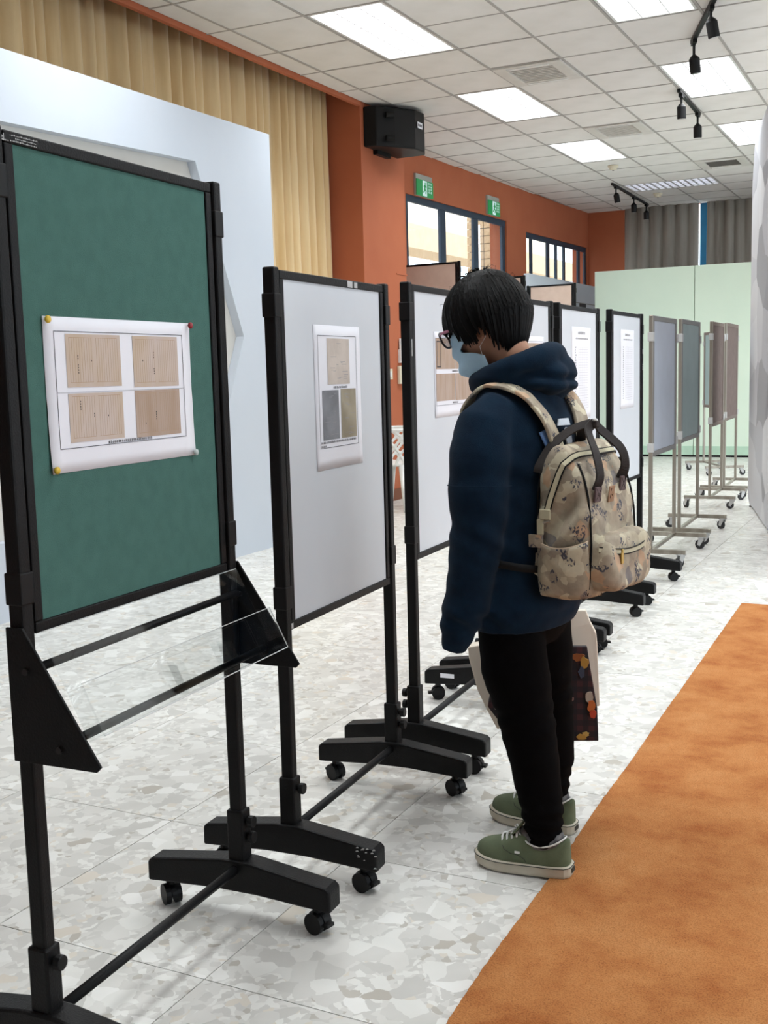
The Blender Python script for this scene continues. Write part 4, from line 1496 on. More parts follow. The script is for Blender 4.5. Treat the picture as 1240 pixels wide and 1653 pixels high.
# --- skin body under the clothes: one continuous surface
Hc = Vector((-0.088, 0.012, 1.470))
th = math.radians(18)
Fh = Vector((-0.9 * math.cos(th), 0.43 * math.cos(th), -math.sin(th))).normalized()
Lh = Vector((-0.43, -0.9, 0)).normalized()
Uh = Fh.cross(Lh).normalized()
def hd(f, l, u):
    return Hc + Fh * f + Lh * l + Uh * u
mb = MB()
rings = []
for i in range(1, 24):
    t = math.pi * i / 24
    ring = []
    for j in range(36):
        q = 2 * math.pi * j / 36
        f, l, u = 0.098 * math.sin(t) * math.cos(q), 0.076 * math.sin(t) * math.sin(q), 0.120 * math.cos(t)
        if u < -0.02:
            k = min(1, (-0.02 - u) / 0.1)
            l *= 1 - 0.30 * k
            f = f * (1 - 0.10 * k) + 0.022 * k
        if f > 0:
            f += 0.006 * math.exp(-((u - 0.025) / 0.014) ** 2) * math.exp(-(l / 0.05) ** 2)           # brow
            f -= 0.008 * math.exp(-((u - 0.004) / 0.012) ** 2) * math.exp(-((abs(l) - 0.032) / 0.016) ** 2)  # eye sockets
            f += 0.020 * math.exp(-((u + 0.022) / 0.014) ** 2) * math.exp(-(l / 0.011) ** 2)           # nose tip
            f += 0.010 * math.exp(-((u + 0.002) / 0.02) ** 2) * math.exp(-(l / 0.009) ** 2)            # bridge
            f += 0.006 * math.exp(-((u + 0.055) / 0.010) ** 2) * math.exp(-(l / 0.024) ** 2)           # lips
        ring.append(hd(f, l, u))
    rings.append(ring)
mb.loft(rings)
mb.tube([hd(-0.025, 0, -0.05), hd(-0.032, 0, -0.10), Vector((-0.028, 0.0, 1.33)), Vector((-0.012, 0.0, 1.28))], [0.056, 0.054, 0.056, 0.072], 18)
for s in (-1, 1):      # ears
    e = []
    for k in range(14):
        a = 2 * math.pi * k / 14
        e.append(hd(-0.008 + 0.015 * math.cos(a) - 0.006 * math.sin(a), s * (0.079 + 0.004 * math.cos(a + 2.4)), -0.014 + 0.029 * math.sin(a)))
    mb.tube(e, 0.0045, 8, loop=True)
    mb.ell(hd(-0.009, s * 0.074, -0.014), (0.014, 0.008, 0.024), 10, 8, Matrix((Fh, Lh, Uh)).transposed())
rings = [ell_ring(z, cu, cw, a * 0.74, b * 0.78, 28) for z, cu, cw, a, b in TORSO[1:]]
mb.loft(rings)
mb.tube(armL, [r * 0.55 for r in armLr], 12)
mb.tube(armR, [r * 0.55 for r in armRr], 12)
legN = [(-0.020, -0.070, 0.80), (-0.045, -0.080, 0.68), (-0.030, -0.098, 0.55), (-0.004, -0.110, 0.44), (0.012, -0.122, 0.34), (0.032, -0.134, 0.22), (0.042, -0.143, 0.14), (0.045, -0.146, 0.078)]
legNr = [0.060, 0.088, 0.092, 0.078, 0.070, 0.062, 0.053, 0.0445]
legF = [(0.030, 0.082, 0.80), (0.036, 0.085, 0.68), (0.044, 0.098, 0.55), (0.055, 0.112, 0.44), (0.066, 0.126, 0.34), (0.072, 0.142, 0.22), (0.071, 0.152, 0.14), (0.071, 0.156, 0.075)]
legFr = [0.060, 0.088, 0.090, 0.076, 0.070, 0.064, 0.053, 0.047]
mb.tube([(p[0], p[1], p[2] - 0.01) for p in legN], [r * 0.62 for r in legNr], 14)
mb.tube([(p[0], p[1], p[2] - 0.01) for p in legF], [r * 0.62 for r in legFr], 14)
def hand(wr, dirv, palm_n, thumb, curl, sc=1.0):
    """wrist, pointing direction, palm normal, thumb side; fingers as tapering chains rooted in the palm"""
    d, n_, t_ = Vector(dirv).normalized(), Vector(palm_n).normalized(), Vector(thumb).normalized()
    w = Vector(wr)
    mb.tube([w - d * 0.03, w + d * 0.01, w + d * 0.045, w + d * 0.078], [(0.020 * sc, 0.022 * sc), (0.018 * sc, 0.026 * sc), (0.014 * sc, 0.036 * sc), (0.011 * sc, 0.034 * sc)], 14)
    for k, (off, ln) in enumerate(((0.028, 0.066), (0.009, 0.074), (-0.010, 0.070), (-0.028, 0.054))):
        p = w + d * 0.070 + t_ * off * sc
        pts = [p - d * 0.02, p]
        dd = d.copy()
        for sgm in range(3):
            dd = (dd + n_ * curl * (0.8 + 0.15 * sgm)).normalized()
            p = p + dd * ln * (0.42, 0.32, 0.26)[sgm] * sc
            pts.append(p)
        mb.tube(pts, [0.0085, 0.0088, 0.0082, 0.0072, 0.0055], 8)
    p = w + d * 0.020 + t_ * 0.026 * sc
    mb.tube([p - t_ * 0.012, p, p + (d * 0.7 + t_ * 0.6 + n_ * 0.3).normalized() * 0.032, p + (d * 0.9 + t_ * 0.35 + n_ * 0.6).normalized() * 0.058], [0.011, 0.0105, 0.0092, 0.007], 8)
hand((-0.176, -0.178, 0.756), (-0.08, 0.03, -1), (0.45, 0.85, 0), (-0.9, 0.4, 0), 0.35, 0.55)
hand((0.062, 0.266, 0.700), (-0.05, 0.0, -1), (-0.40, -0.9, 0), (-0.9, 0.35, 0), 1.15, 0.92)
me = fuse(mb, 0.0055, 4, 0.4)
me.materials.append(SKIN)
person = put('person', me, None, None, PC, PA)
tag(person, 'person in navy hoodie and face mask reading the board, backpack on', 'person')

# --- hoodie
mb = MB()
mb.loft([ell_ring(*t) for t in TORSO])
mb.tube(armL[:-2] + [(-0.186, -0.174, 0.648)], armLr[:-2] + [0.042], 22)
mb.tube(armR[:-2] + [(0.067, 0.263, 0.72)], armRr[:-2] + [0.048], 22)
mb.tube([(-0.184, -0.175, 0.66), (-0.187, -0.174, 0.64), (-0.191, -0.173, 0.618)], [0.038, 0.035, 0.034], 20)
mb.tube([(0.068, 0.263, 0.735), (0.064, 0.265, 0.715), (0.062, 0.266, 0.695)], [0.042, 0.038, 0.037], 20)
me = fuse(mb, 0.0075, 8, 0.5)
def fold(co):
    z = co.z
    q = 0.0
    k = noise.noise(Vector((co.x * 5, co.y * 5, z * 13))) * 0.0050
    q += k * (1 if z > 0.70 else 0.4)
    q += 0.0028 * noise.noise(Vector((co.x * 14 + z * 9, co.y * 14, z * 22 + 4)))
    # sleeve creases where the arm hangs and at the gathered cuffs
    dl = (co - Vector((-0.14, -0.185, z))).length
    if dl < 0.11 and z < 1.15:
        s = math.sin(z * 95 + co.x * 60 + 2 * noise.noise(co * 9))
        amp = 0.0016 * math.exp(-((z - 0.92) / 0.14) ** 2) + 0.0045 * math.exp(-((z - 0.70) / 0.035) ** 2)
        q += amp * s
    # soft blousing over the hem rib
    q += 0.006 * math.exp(-((z - 0.725) / 0.02) ** 2) - 0.004 * math.exp(-((z - 0.668) / 0.014) ** 2)
    # armpit pull folds on the back
    q += 0.004 * math.sin((co.x * 0.6 + z) * 70) * math.exp(-((z - 1.08) / 0.07) ** 2) * math.exp(-((co.x + 0.01) / 0.05) ** 2)
    return q
displace(me, fold)
me.materials.append(HOODIE)
hoodie = put('hoodie', me, None, person)
# seams at the dropped shoulder, cuffs
def ring_tube(c, ax, r, rad, nm, mat, parent, n=36, squash=1.0):
    c, ax = Vector(c), Vector(ax).normalized()
    a = ax.orthogonal().normalized()
    b = ax.cross(a)
    return MB().tube([c + a * r * math.cos(2 * math.pi * k / n) + b * r * squash * math.sin(2 * math.pi * k / n) for k in range(n)], rad, 6, loop=True).build(nm, mat, parent, smooth=True)
ring_tube((-0.115, -0.186, 1.055), (0.02, 0.06, 1), 0.0825, 0.0009, 'sleeve_seam', HOODIE, hoodie)
ring_tube((0.121, 0.203, 1.04), (-0.03, -0.1, 1), 0.079, 0.0009, 'sleeve_seam', HOODIE, hoodie)
# hood: collar roll round the neck and the heap of cloth behind it
mb = MB()
loop = [(-0.118, 0.040, 1.305, 0.030), (-0.112, -0.030, 1.318, 0.034), (-0.075, -0.086, 1.336, 0.036), (-0.020, -0.104, 1.356, 0.038), (0.036, -0.080, 1.374, 0.040), (0.070, -0.030, 1.384, 0.042), (0.082, 0.030, 1.382, 0.042), (0.066, 0.088, 1.372, 0.040), (0.010, 0.124, 1.352, 0.038), (-0.060, 0.112, 1.325, 0.036)]
def closed_spline(P, m):
    out_ = []
    n_ = len(P)
    for i in range(n_):
        p0, p1, p2, p3 = (Vector(P[(i + k - 1) % n_][:3] + (0,)) if False else Vector(P[(i + k - 1) % n_][:3]) for k in range(4))
        r0, r1, r2, r3 = (P[(i + k - 1) % n_][3] for k in range(4))
        for s in range(m):
            t = s / m
            v = 0.5 * ((2 * p1) + (-p0 + p2) * t + (2 * p0 - 5 * p1 + 4 * p2 - p3) * t * t + (-p0 + 3 * p1 - 3 * p2 + p3) * t ** 3)
            rr = r1 + (r2 - r1) * t
            out_.append((v, rr))
    return out_
cs = closed_spline(loop, 5)
mb.tube([v for v, _ in cs], [r * 0.86 for _, r in cs], 14, loop=True)
for (u, w, z, r) in ((0.085, 0.015, 1.345, (0.056, 0.085, 0.046)), (0.098, 0.02, 1.318, (0.052, 0.085, 0.040)), (0.062, -0.045, 1.325, (0.060, 0.060, 0.050)), (0.088, 0.028, 1.292, (0.036, 0.06, 0.032)), (0.05, 0.03, 1.305, (0.075, 0.10, 0.035)), (0.012, -0.075, 1.318, (0.07, 0.040, 0.030)), (0.06, 0.085, 1.33, (0.05, 0.04, 0.04)), (-0.055, -0.075, 1.305, (0.055, 0.035, 0.03))):
    mb.ell((u, w, z), r, 18, 12, Matrix.Rotation(-0.25, 3, 'Z'))
me = fuse(mb, 0.006, 16, 0.5)
def hfold(co):
    q = 0.003 * noise.noise(co * 13) + 0.001 * noise.noise(co * 34)
    # the crease where the heap rolls over itself
    zc = 1.330 - 0.10 * (co.x - 0.02) + 0.006 * noise.noise(co * 12)
    q -= 0.013 * math.exp(-((co.z - zc) / 0.011) ** 2) * (1 / (1 + math.exp(-(co.x - 0.0) * 60)))
    q += 0.004 * math.exp(-((co.z - zc + 0.02) / 0.012) ** 2)
    return q
displace(me, hfold)
me.materials.append(HOODIE)
put('hood', me, None, hoodie)
# printed motifs on the back
def back_patch(nm, pts, mat, off):
    vs = []
    ctr = torso_pt(sum(p[1] for p in pts) / len(pts), -1, sum(p[0] for p in pts) / len(pts), off)
    ring = [torso_pt(z, -1, lat, off) for lat, z in pts]
    ring2 = [p + FW * 0.004 for p in ring]
    return MB().loft([ring, ring2]).build(nm, mat, hoodie)
PO = 0.013
back_patch('printed_motif', [(0.122, 1.186), (0.092, 1.194), (0.078, 1.164), (0.106, 1.142)], M('print_blue', rgb(110, 146, 200), 0.8), PO)
back_patch('printed_motif', [(0.048, 1.200), (0.038, 1.217), (-0.012, 1.217), (-0.014, 1.199)], M('print_white', rgb(205, 212, 220), 0.8), PO)
el = [(0.008 + 0.016 * math.cos(a * math.pi / 8), 1.168 + 0.026 * math.sin(a * math.pi / 8)) for a in range(16)]
back_patch('printed_motif', el, M('print_grey', rgb(150, 152, 158), 0.8), PO)
for c in ((0.108, 1.130), (0.096, 1.130)):
    back_patch('printed_motif', [(c[0] + 0.005 * math.cos(a * math.pi / 5), c[1] + 0.005 * math.sin(a * math.pi / 5)) for a in range(10)], M('print_taupe', rgb(140, 128, 122), 0.8), PO)
back_patch('printed_motif', [(0.110, 1.112), (0.094, 1.116), (0.086, 1.098), (0.092, 1.082), (0.110, 1.084)], M('print_amber', rgb(192, 128, 78), 0.8), PO)

# --- trousers
mb = MB()
mb.tube(legN, legNr, 22)
mb.tube(legF, legFr, 22)
mb.loft([ell_ring(z, 0.0, 0.0, a, b, 28) for z, a, b in ((0.60, 0.07, 0.12), (0.66, 0.108, 0.155), (0.70, 0.112, 0.155), (0.80, 0.10, 0.145), (0.86, 0.09, 0.13))])
me = fuse(mb, 0.0075, 6, 0.5)
def lfold(co):
    q = 0.0035 * noise.noise(Vector((co.x * 7, co.y * 7, co.z * 16)))
    q += 0.0030 * math.sin(co.z * 170 + 25 * co.x + 3 * noise.noise(co * 8)) * math.exp(-((co.z - 0.14) / 0.07) ** 2)
    q += 0.0025 * math.sin(co.z * 120 - 40 * co.x) * math.exp(-((co.z - 0.42) / 0.07) ** 2)
    return q
displace(me, lfold)
me.materials.append(JEANS)
put('trousers', me, None, person)

# --- shoes
CANVAS = M('olive_canvas', rgb(98, 108, 82), 0.85, col2=rgb(90, 100, 75), vscale=30, bump=0.2, bscale=700)
RUBBER = M('cream_rubber', rgb(204, 197, 180), 0.6, col2=rgb(182, 172, 152), vscale=9)
LACE = M('white_lace', rgb(226, 226, 222), 0.8)
DARKLINE = M('sole_line', rgb(40, 44, 38), 0.6)
SOCK = M('grey_sock', rgb(120, 118, 118), 0.9, col2=rgb(70, 68, 70), vscale=60)
SEC = [(0.131, 0.011, 0.048), (0.127, 0.021, 0.058), (0.117, 0.032, 0.066), (0.095, 0.043, 0.073), (0.060, 0.0475, 0.081), (0.030, 0.0475, 0.090), (0.004, 0.045, 0.103), (-0.016, 0.043, 0.105), (-0.040, 0.041, 0.094), (-0.070, 0.039, 0.088), (-0.098, 0.036, 0.091), (-0.118, 0.030, 0.098), (-0.128, 0.020, 0.100), (-0.132, 0.010, 0.099)]
def outline(off, n=44):
    pts = []
    xs = [s[0] for s in SEC]
    for x, w_, _ in SEC:
        pts.append((x + (off if x > 0.1 else (-off if x < -0.1 else 0)), w_ + off))
    return [(x, y) for x, y in pts] + [(x, -y) for x, y in reversed(pts)]
def make_shoe(loc, ang, left):
    rings = []
    for x, w_, h in SEC:
        ring = []
        for k in range(17):
            a = math.pi * k / 16
            c, s = math.cos(a), math.sin(a)
            ring.append((x, w_ * math.copysign(abs(c) ** 0.62, c), 0.020 + (h - 0.020) * abs(s) ** 0.8))
        ring += [(x, -w_ * 0.6, 0.018), (x, w_ * 0.6, 0.018)]
        rings.append(ring)
    up = MB().loft(rings).build('shoe', CANVAS, person, loc, ang, smooth=True)
    sb = up.modifiers.new('sub', 'SUBSURF')
    sb.levels = sb.render_levels = 1
    ol = outline(0.005)
    so = MB().loft([[(x * 0.985, y * 0.95, 0.0 + (0.012 * max(0, (x - 0.06) / 0.07) ** 2)) for x, y in ol], [(x, y, 0.006 + (0.012 * max(0, (x - 0.06) / 0.07) ** 2)) for x, y in ol], [(x, y, 0.0275 + (0.008 * max(0, (x - 0.05) / 0.08) ** 2)) for x, y in ol], [(x * 0.985, y * 0.94, 0.030 + (0.008 * max(0, (x - 0.05) / 0.08) ** 2)) for x, y in ol]]).build('sole', RUBBER, up, smooth=False, bevel=0.002)
    MB().tube([(x * 1.002, y * 1.01, 0.027 + (0.008 * max(0, (x - 0.05) / 0.08) ** 2)) for x, y in ol], 0.0013, 6, loop=True).build('sole_stripe', DARKLINE, up, smooth=True)
    # heel badge
    MB().box((-0.1395, -0.012, 0.010), (-0.1372, 0.012, 0.022)).build('heel_badge', DARKLINE, up)
    # collar piping, sock, tongue, laces, side tab
    col = []
    for k in range(28):
        a = 2 * math.pi * k / 28
        x = -0.055 + 0.066 * math.cos(a)
        y = 0.0375 * math.sin(a) * (0.9 if x > -0.02 else 1)
        z = 0.080 + 0.026 * max(0, math.cos(a)) ** 2 + 0.022 * max(0, -math.cos(a)) ** 2
        col.append((x, y, z))
    MB().tube(col, 0.0024, 8, loop=True).build('collar_piping', LACE, up, smooth=True)
    MB().loft([[(x * 0.97 - 0.001, y * 0.95, z - 0.01) for x, y, z in col], [(x * 0.90 - 0.004, y * 0.88, z + 0.012) for x, y, z in col]]).build('sock', SOCK, up, smooth=True)
    MB().loft([[(0.03, -0.020, 0.090), (0.03, 0.020, 0.090), (0.03, 0.018, 0.094), (0.03, -0.018, 0.094)], [(0.008, -0.022, 0.108), (0.008, 0.022, 0.108), (0.012, 0.020, 0.113), (0.012, -0.020, 0.113)], [(-0.006, -0.020, 0.130), (-0.006, 0.020, 0.130), (-0.001, 0.018, 0.132), (-0.001, -0.018, 0.132)]]).build('tongue', CANVAS, up, bevel=0.002)
    for k in range(4):
        x = 0.012 + 0.014 * k
        z = 0.1035 - 0.0056 * k
        MB().tube([(x - 0.004, -0.026, z - 0.010), (x, -0.014, z - 0.001), (x + 0.002, 0, z + 0.002), (x, 0.014, z - 0.001), (x - 0.004, 0.026, z - 0.010)], [0.0028, 0.0032, 0.0032, 0.0032, 0.0028], 8).build('lace', LACE, up, smooth=True)
    for s in (-1, 1):
        MB().tube([(0.012, s * 0.005, 0.108), (0.022, s * 0.018, 0.112), (0.030, s * 0.022, 0.104), (0.020, s * 0.010, 0.107)], 0.002, 6).build('lace_bow', LACE, up, smooth=True)
        pts = [(0.050, s * 0.030, 0.076), (0.040, s * 0.0440, 0.064), (0.020, s * 0.0476, 0.056), (-0.004, s * 0.0462, 0.053), (-0.018, s * 0.0455, 0.044), (-0.022, s * 0.0455, 0.037)]
        MB().tube(pts, 0.0008, 6).build('seam', DARKLINE, up)
    MB().box((-0.006, 0.0455 if left else -0.0475, 0.058), (0.008, 0.0475 if left else -0.0455, 0.064)).build('side_tab', LACE, up)
    return up
sh = make_shoe((-0.012, -0.1335, 0.0045), math.pi - PA, True)
sh.rotation_euler = (0, 0.026, math.pi - PA)
make_shoe((0.0157, 0.172, 0.001), math.radians(174) - PA, False)

# --- face mask
def mask_pt(s, t, off=0.0):
    u = 0.004 - 0.128 * t
    A = 0.112 + 0.022 * math.exp(-((t - 0.30) / 0.22) ** 2) * math.exp(-(s / 0.45) ** 2) + 0.010 * math.exp(-((t - 0.72) / 0.2) ** 2) - 0.026 * max(0, t - 0.8) / 0.2
    A += 0.0035 * math.sin(t * 6 * math.pi)
    am = 60 - 16 * math.exp(-((t - 0.40) / 0.11) ** 2) + 26 * max(0, min(1, (t - 0.45) / 0.25))
    al = math.radians(am) * s
    B = 0.085 - 0.012 * t
    return hd((A + off) * math.cos(al) - 0.004 * abs(s) ** 3, (B + off) * math.sin(al), u - 0.016 * max(0, t - 0.5) * (1 - abs(s)))
mk = MB().grid(lambda a, b: mask_pt(2 * a - 1, b), 30, 30).build('face_mask', MASK, person, smooth=True, solid=0.0012, fix=False)
for s in (-1, 1):
    MB().tube([mask_pt(s * 0.97, 0.03, 0.001), hd(0.03, s * 0.086, 0.010), hd(-0.012, s * 0.086, 0.014), hd(-0.027, s * 0.084, -0.010), hd(-0.016, s * 0.082, -0.042), hd(0.01, s * 0.078, -0.06), mask_pt(s * 0.97, 0.70, 0.001)], 0.0007, 6).build('ear_loop', LACE, mk, smooth=True)
for t in (0.04,):
    MB().tube([mask_pt(-0.5 + k / 10, t, 0.001) for k in range(11)], 0.0016, 6).build('nose_wire', MASK, mk, smooth=True)

# --- glasses
GRIM = M('dark_rim', rgb(34, 26, 34), 0.3)
GTEMP = M('pink_temple', rgb(168, 104, 128), 0.35)
gls = empty('glasses')
gls.parent = person
for s in (-1, 1):
    pts = []
    for k in range(28):
        a = 2 * math.pi * k / 28
        c_, s_ = math.cos(a), math.sin(a)
        yy = s * 0.034 + 0.0275 * math.copysign(abs(c_) ** 0.75, c_)
        pts.append(hd(0.128 - 0.16 * (abs(yy) - 0.034) * (1 if abs(yy) > 0.034 else 0.2) + 0.004 * s_, yy, 0.000 + 0.0225 * math.copysign(abs(s_) ** 0.8, s_)))
    MB().tube(pts, 0.0029, 8, loop=True).build('rim', GRIM, gls, smooth=True)
    c0 = sum(pts, Vector()) / len(pts)
    MB().loft([[p * 0.97 + c0 * 0.03 - Fh * 0.0006 for p in pts], [p * 0.97 + c0 * 0.03 + Fh * 0.0006 for p in pts]]).build('lens', glass('lens_glass', (0.9, 0.9, 0.92, 1)), gls)
    MB().tube([hd(0.122, s * 0.062, 0.012), hd(0.108, s * 0.078, 0.012), hd(0.05, s * 0.084, 0.008), hd(-0.006, s * 0.085, 0.006), hd(-0.022, s * 0.083, -0.014)], [(0.004, 0.0018)] * 5, 8).build('temple', GTEMP, gls, smooth=True)
    MB().ell(hd(0.088, s * 0.032, 0.004), (0.0115, 0.0115, 0.0115), 14, 10).build('eye', M('eye_white', rgb(226, 222, 216), 0.3), person, smooth=True)
    MB().ell(hd(0.0975, s * 0.032, 0.002), (0.004, 0.0055, 0.0055), 12, 8, Matrix((Fh, Lh, Uh)).transposed()).build('iris', M('iris', rgb(40, 28, 22), 0.25), person, smooth=True)
MB().tube([hd(0.128, -0.008, 0.006), hd(0.132, 0, 0.009), hd(0.128, 0.008, 0.006)], 0.0022, 8).build('bridge', GRIM, gls, smooth=True)

# --- hair: a shell with locks laid over it
rh = random.Random(21)
HS = (0.128, 0.106, 0.136)
def hair_end(phi):
    """lowest level (along the head's up axis) for azimuth phi, 0 = face"""
    a = abs((math.degrees(phi) + 180) % 360 - 180)
    pts = [(0, 0.022), (30, 0.020), (52, 0.012), (66, -0.020), (76, -0.046), (84, -0.034), (92, -0.014), (104, -0.016), (112, -0.058), (128, -0.084), (180, -0.096)]
    for (a0, v0), (a1, v1) in zip(pts[:-1], pts[1:]):
        if a0 <= a <= a1:
            t = (a - a0) / (a1 - a0)
            return v0 + (v1 - v0) * t
    return -0.088
def hair_pt(phi, tau, k=1.0):
    c, s = math.cos(phi), math.sin(phi)
    u = HS[2] * math.cos(tau)
    r = abs(math.sin(tau)) ** 0.9
    if tau > math.pi / 2:
        r = 1 - (0.32 + (0.28 if c < 0 else 0) * abs(c)) * (tau - math.pi / 2) ** 1.15
    f = HS[0] * r * c * (1.02 if c > 0 else 0.92) - 0.004
    return hd(f * k, HS[1] * r * s * k, 0.006 + u * k)
def tau_end(phi, ext=0.0):
    v = max(-0.99, min(0.99, (hair_end(phi) - ext - 0.006) / HS[2]))
    return math.acos(v)
NP, NT = 96, 22
outer = [[hair_pt(2 * math.pi * i / NP, 0.04 + (tau_end(2 * math.pi * i / NP) - 0.04) * j / NT, 1.0 + 0.020 * noise.noise(Vector((math.cos(2 * math.pi * i / NP) * 5, math.sin(2 * math.pi * i / NP) * 5, j * 0.12)))) for i in range(NP)] for j in range(NT + 1)]
inner = [[hair_pt(2 * math.pi * i / NP, 0.04 + (tau_end(2 * math.pi * i / NP) - 0.04) * j / NT, 0.84) for i in range(NP)] for j in range(NT, -1, -2)]
mb = MB().loft(outer + inner)
hair = mb.build('hair', HAIR, person, smooth=True)
mb = MB()
for q in range(5200):
    phi = rh.uniform(0, 2 * math.pi)
    te = tau_end(phi, rh.uniform(-0.012, 0.012))
    t0 = rh.uniform(0.0, 0.75) * te
    t1 = te if rh.random() < 0.6 else min(te, t0 + rh.uniform(0.4, 0.9))
    drift = rh.uniform(-0.10, 0.10)
    lift = rh.uniform(1.004, 1.030)
    wd = rh.uniform(0.0007, 0.0016)
    pts = []
    for s in range(7):
        t = s / 6
        ph = phi + drift * t * t
        pts.append(hair_pt(ph, t0 + (t1 - t0) * t, lift + 0.010 * math.sin(t * 3.1)))
    for s in range(6):
        a, b = pts[s], pts[s + 1]
        side = (b - a).cross(a - Hc).normalized()
        w0 = wd * (1 - 0.6 * (s / 6))
        w1 = wd * (1 - 0.6 * ((s + 1) / 6)) * (0.25 if s == 5 else 1)
        mb.add([a - side * w0, a + side * w0, b + side * w1, b - side * w1], [(0, 1, 2, 3)])
for q in range(34):      # stray hairs standing off the crown and nape
    phi = rh.uniform(0, 2 * math.pi)
    t0 = rh.uniform(0.0, 1.1)
    p = hair_pt(phi, t0, 1.01)
    d0 = (p - Hc).normalized()
    sd = d0.orthogonal().normalized() * rh.uniform(-1, 1)
    mb.tube([p, p + d0 * 0.008 + sd * 0.006, p + d0 * 0.013 + sd * 0.016, p + d0 * 0.010 + sd * 0.026], 0.0004, 4)
for q in range(420):     # broader overlapping locks
    phi = rh.uniform(0, 2 * math.pi)
    te = tau_end(phi, rh.uniform(-0.008, 0.016))
    t0 = rh.uniform(0.02, 0.55) * te
    drift = rh.uniform(-0.16, 0.16)
    lift = rh.uniform(0.990, 1.016)
    pts, rs = [], []
    for s in range(9):
        t = s / 8
        pts.append(hair_pt(phi + drift * t * t, t0 + (te - t0) * t, lift + 0.016 * math.sin(t * 3.0)))
        rs.append((0.0018 * math.sin(0.25 + t * 2.6) + 0.0004, (0.0050 + 0.002 * math.sin(q)) * math.sin(0.3 + t * 2.6) + 0.0004))
    mb.tube(pts, rs, 6)
for q in range(26):      # cowlick at the crown
    a_ = rh.uniform(0, 2 * math.pi)
    p = hair_pt(a_, rh.uniform(0.0, 0.25), 1.0)
    d0 = (p - Hc).normalized()
    sd = (Fh * rh.uniform(-0.3, 1.0) + Lh * rh.uniform(-0.8, 0.8))
    mb.tube([p, p + d0 * 0.008 + sd * 0.008, p + d0 * 0.010 + sd * 0.020, p + d0 * 0.004 + sd * 0.034], [0.0022, 0.0024, 0.0016, 0.0003], 5)
hl = mb.build('hair_locks', HAIR, person, fix=False)
tag(hl, kind='stuff')

# ------------------------------------------------------------------ backpack
BA = math.radians(-10)
bp = empty('backpack', (-0.906, 2.838, 0.760), BA)
PRINT = voro_mat('pack_print', ((0, (150, 138, 120)), (0.20, (172, 160, 138)), (0.34, (140, 127, 112)), (0.48, (203, 194, 168)), (0.60, (158, 142, 124)), (0.72, (186, 148, 116)), (0.80, (166, 152, 130)), (0.90, (196, 186, 160)), (0.965, (98, 96, 104))), 30, 0.75, (1, 1, 1), 0.035)
nt = PRINT.node_tree       # watercolour wash over the blotches, and cloth relief
pb = nt.nodes['Principled BSDF']
src = pb.inputs['Base Color'].links[0].from_socket
tc = N(nt, 'ShaderNodeTexCoord')
nz = N(nt, 'ShaderNodeTexNoise')
nz.inputs['Scale'].default_value = 34
nz.inputs['Detail'].default_value = 5
nt.links.new(tc.outputs['Object'], nz.inputs['Vector'])
rp = N(nt, 'ShaderNodeValToRGB')
for e, (p_, c_) in zip(rp.color_ramp.elements, ((0.30, (122, 108, 92)), (0.66, (206, 194, 168)))):
    e.position = p_
    e.color = rgb(*c_)
nt.links.new(nz.outputs['Fac'], rp.inputs['Fac'])
mx = N(nt, 'ShaderNodeMix', data_type='RGBA')
mx.inputs['Factor'].default_value = 0.28
nt.links.new(src, mx.inputs['A'])
nt.links.new(rp.outputs['Color'], mx.inputs['B'])
# dark sprigs: thin broken strokes inside scattered patches
mpp = N(nt, 'ShaderNodeMapping')
mpp.inputs['Scale'].default_value = (1, 1, 0.55)
mpp.inputs['Rotation'].default_value = (0.4, 0.5, 0.3)
nt.links.new(tc.outputs['Object'], mpp.inputs['Vector'])
n4 = N(nt, 'ShaderNodeTexNoise')
n4.inputs['Scale'].default_value = 210
n4.inputs['Detail'].default_value = 1
nt.links.new(mpp.outputs['Vector'], n4.inputs['Vector'])
n5 = N(nt, 'ShaderNodeTexNoise')
n5.inputs['Scale'].default_value = 24
n5.inputs['Detail'].default_value = 0
nt.links.new(tc.outputs['Object'], n5.inputs['Vector'])
g4 = N(nt, 'ShaderNodeMath', operation='GREATER_THAN')
g4.inputs[1].default_value = 0.53
nt.links.new(n4.outputs['Fac'], g4.inputs[0])
g5 = N(nt, 'ShaderNodeMath', operation='GREATER_THAN')
g5.inputs[1].default_value = 0.64
nt.links.new(n5.outputs['Fac'], g5.inputs[0])
gm = N(nt, 'ShaderNodeMath', operation='MULTIPLY')
nt.links.new(g4.outputs[0], gm.inputs[0])
nt.links.new(g5.outputs[0], gm.inputs[1])
mx2 = N(nt, 'ShaderNodeMix', data_type='RGBA')
nt.links.new(gm.outputs[0], mx2.inputs['Factor'])
nt.links.new(mx.outputs['Result'], mx2.inputs['A'])
mx2.inputs['B'].default_value = rgb(70, 70, 80)
nt.links.new(mx2.outputs['Result'], pb.inputs['Base Color'])
bmp = N(nt, 'ShaderNodeBump')
bmp.inputs['Strength'].default_value = 0.35
bmp.inputs['Distance'].default_value = 0.01
n3 = N(nt, 'ShaderNodeTexNoise')
n3.inputs['Scale'].default_value = 16
nt.links.new(tc.outputs['Object'], n3.inputs['Vector'])
nt.links.new(n3.outputs['Fac'], bmp.inputs['Height'])
nt.links.new(bmp.outputs['Normal'], pb.inputs['Normal'])
PIPE = M('black_piping', rgb(16, 15, 16), 0.6, spec=0.2)
WEB = M('dark_webbing', rgb(40, 33, 31), 0.8, bump=0.3, bscale=600)
LEATHER = M('plum_leather', rgb(84, 64, 66), 0.6, bump=0.2, bscale=300)
TANL = M('tan_leather', rgb(150, 112, 80), 0.6, bump=0.2, bscale=300)
ZTAPE = M('beige_tape', rgb(186, 178, 150), 0.7)
BRASS = M('brass', rgb(190, 160, 84), 0.3, metal=0.8)
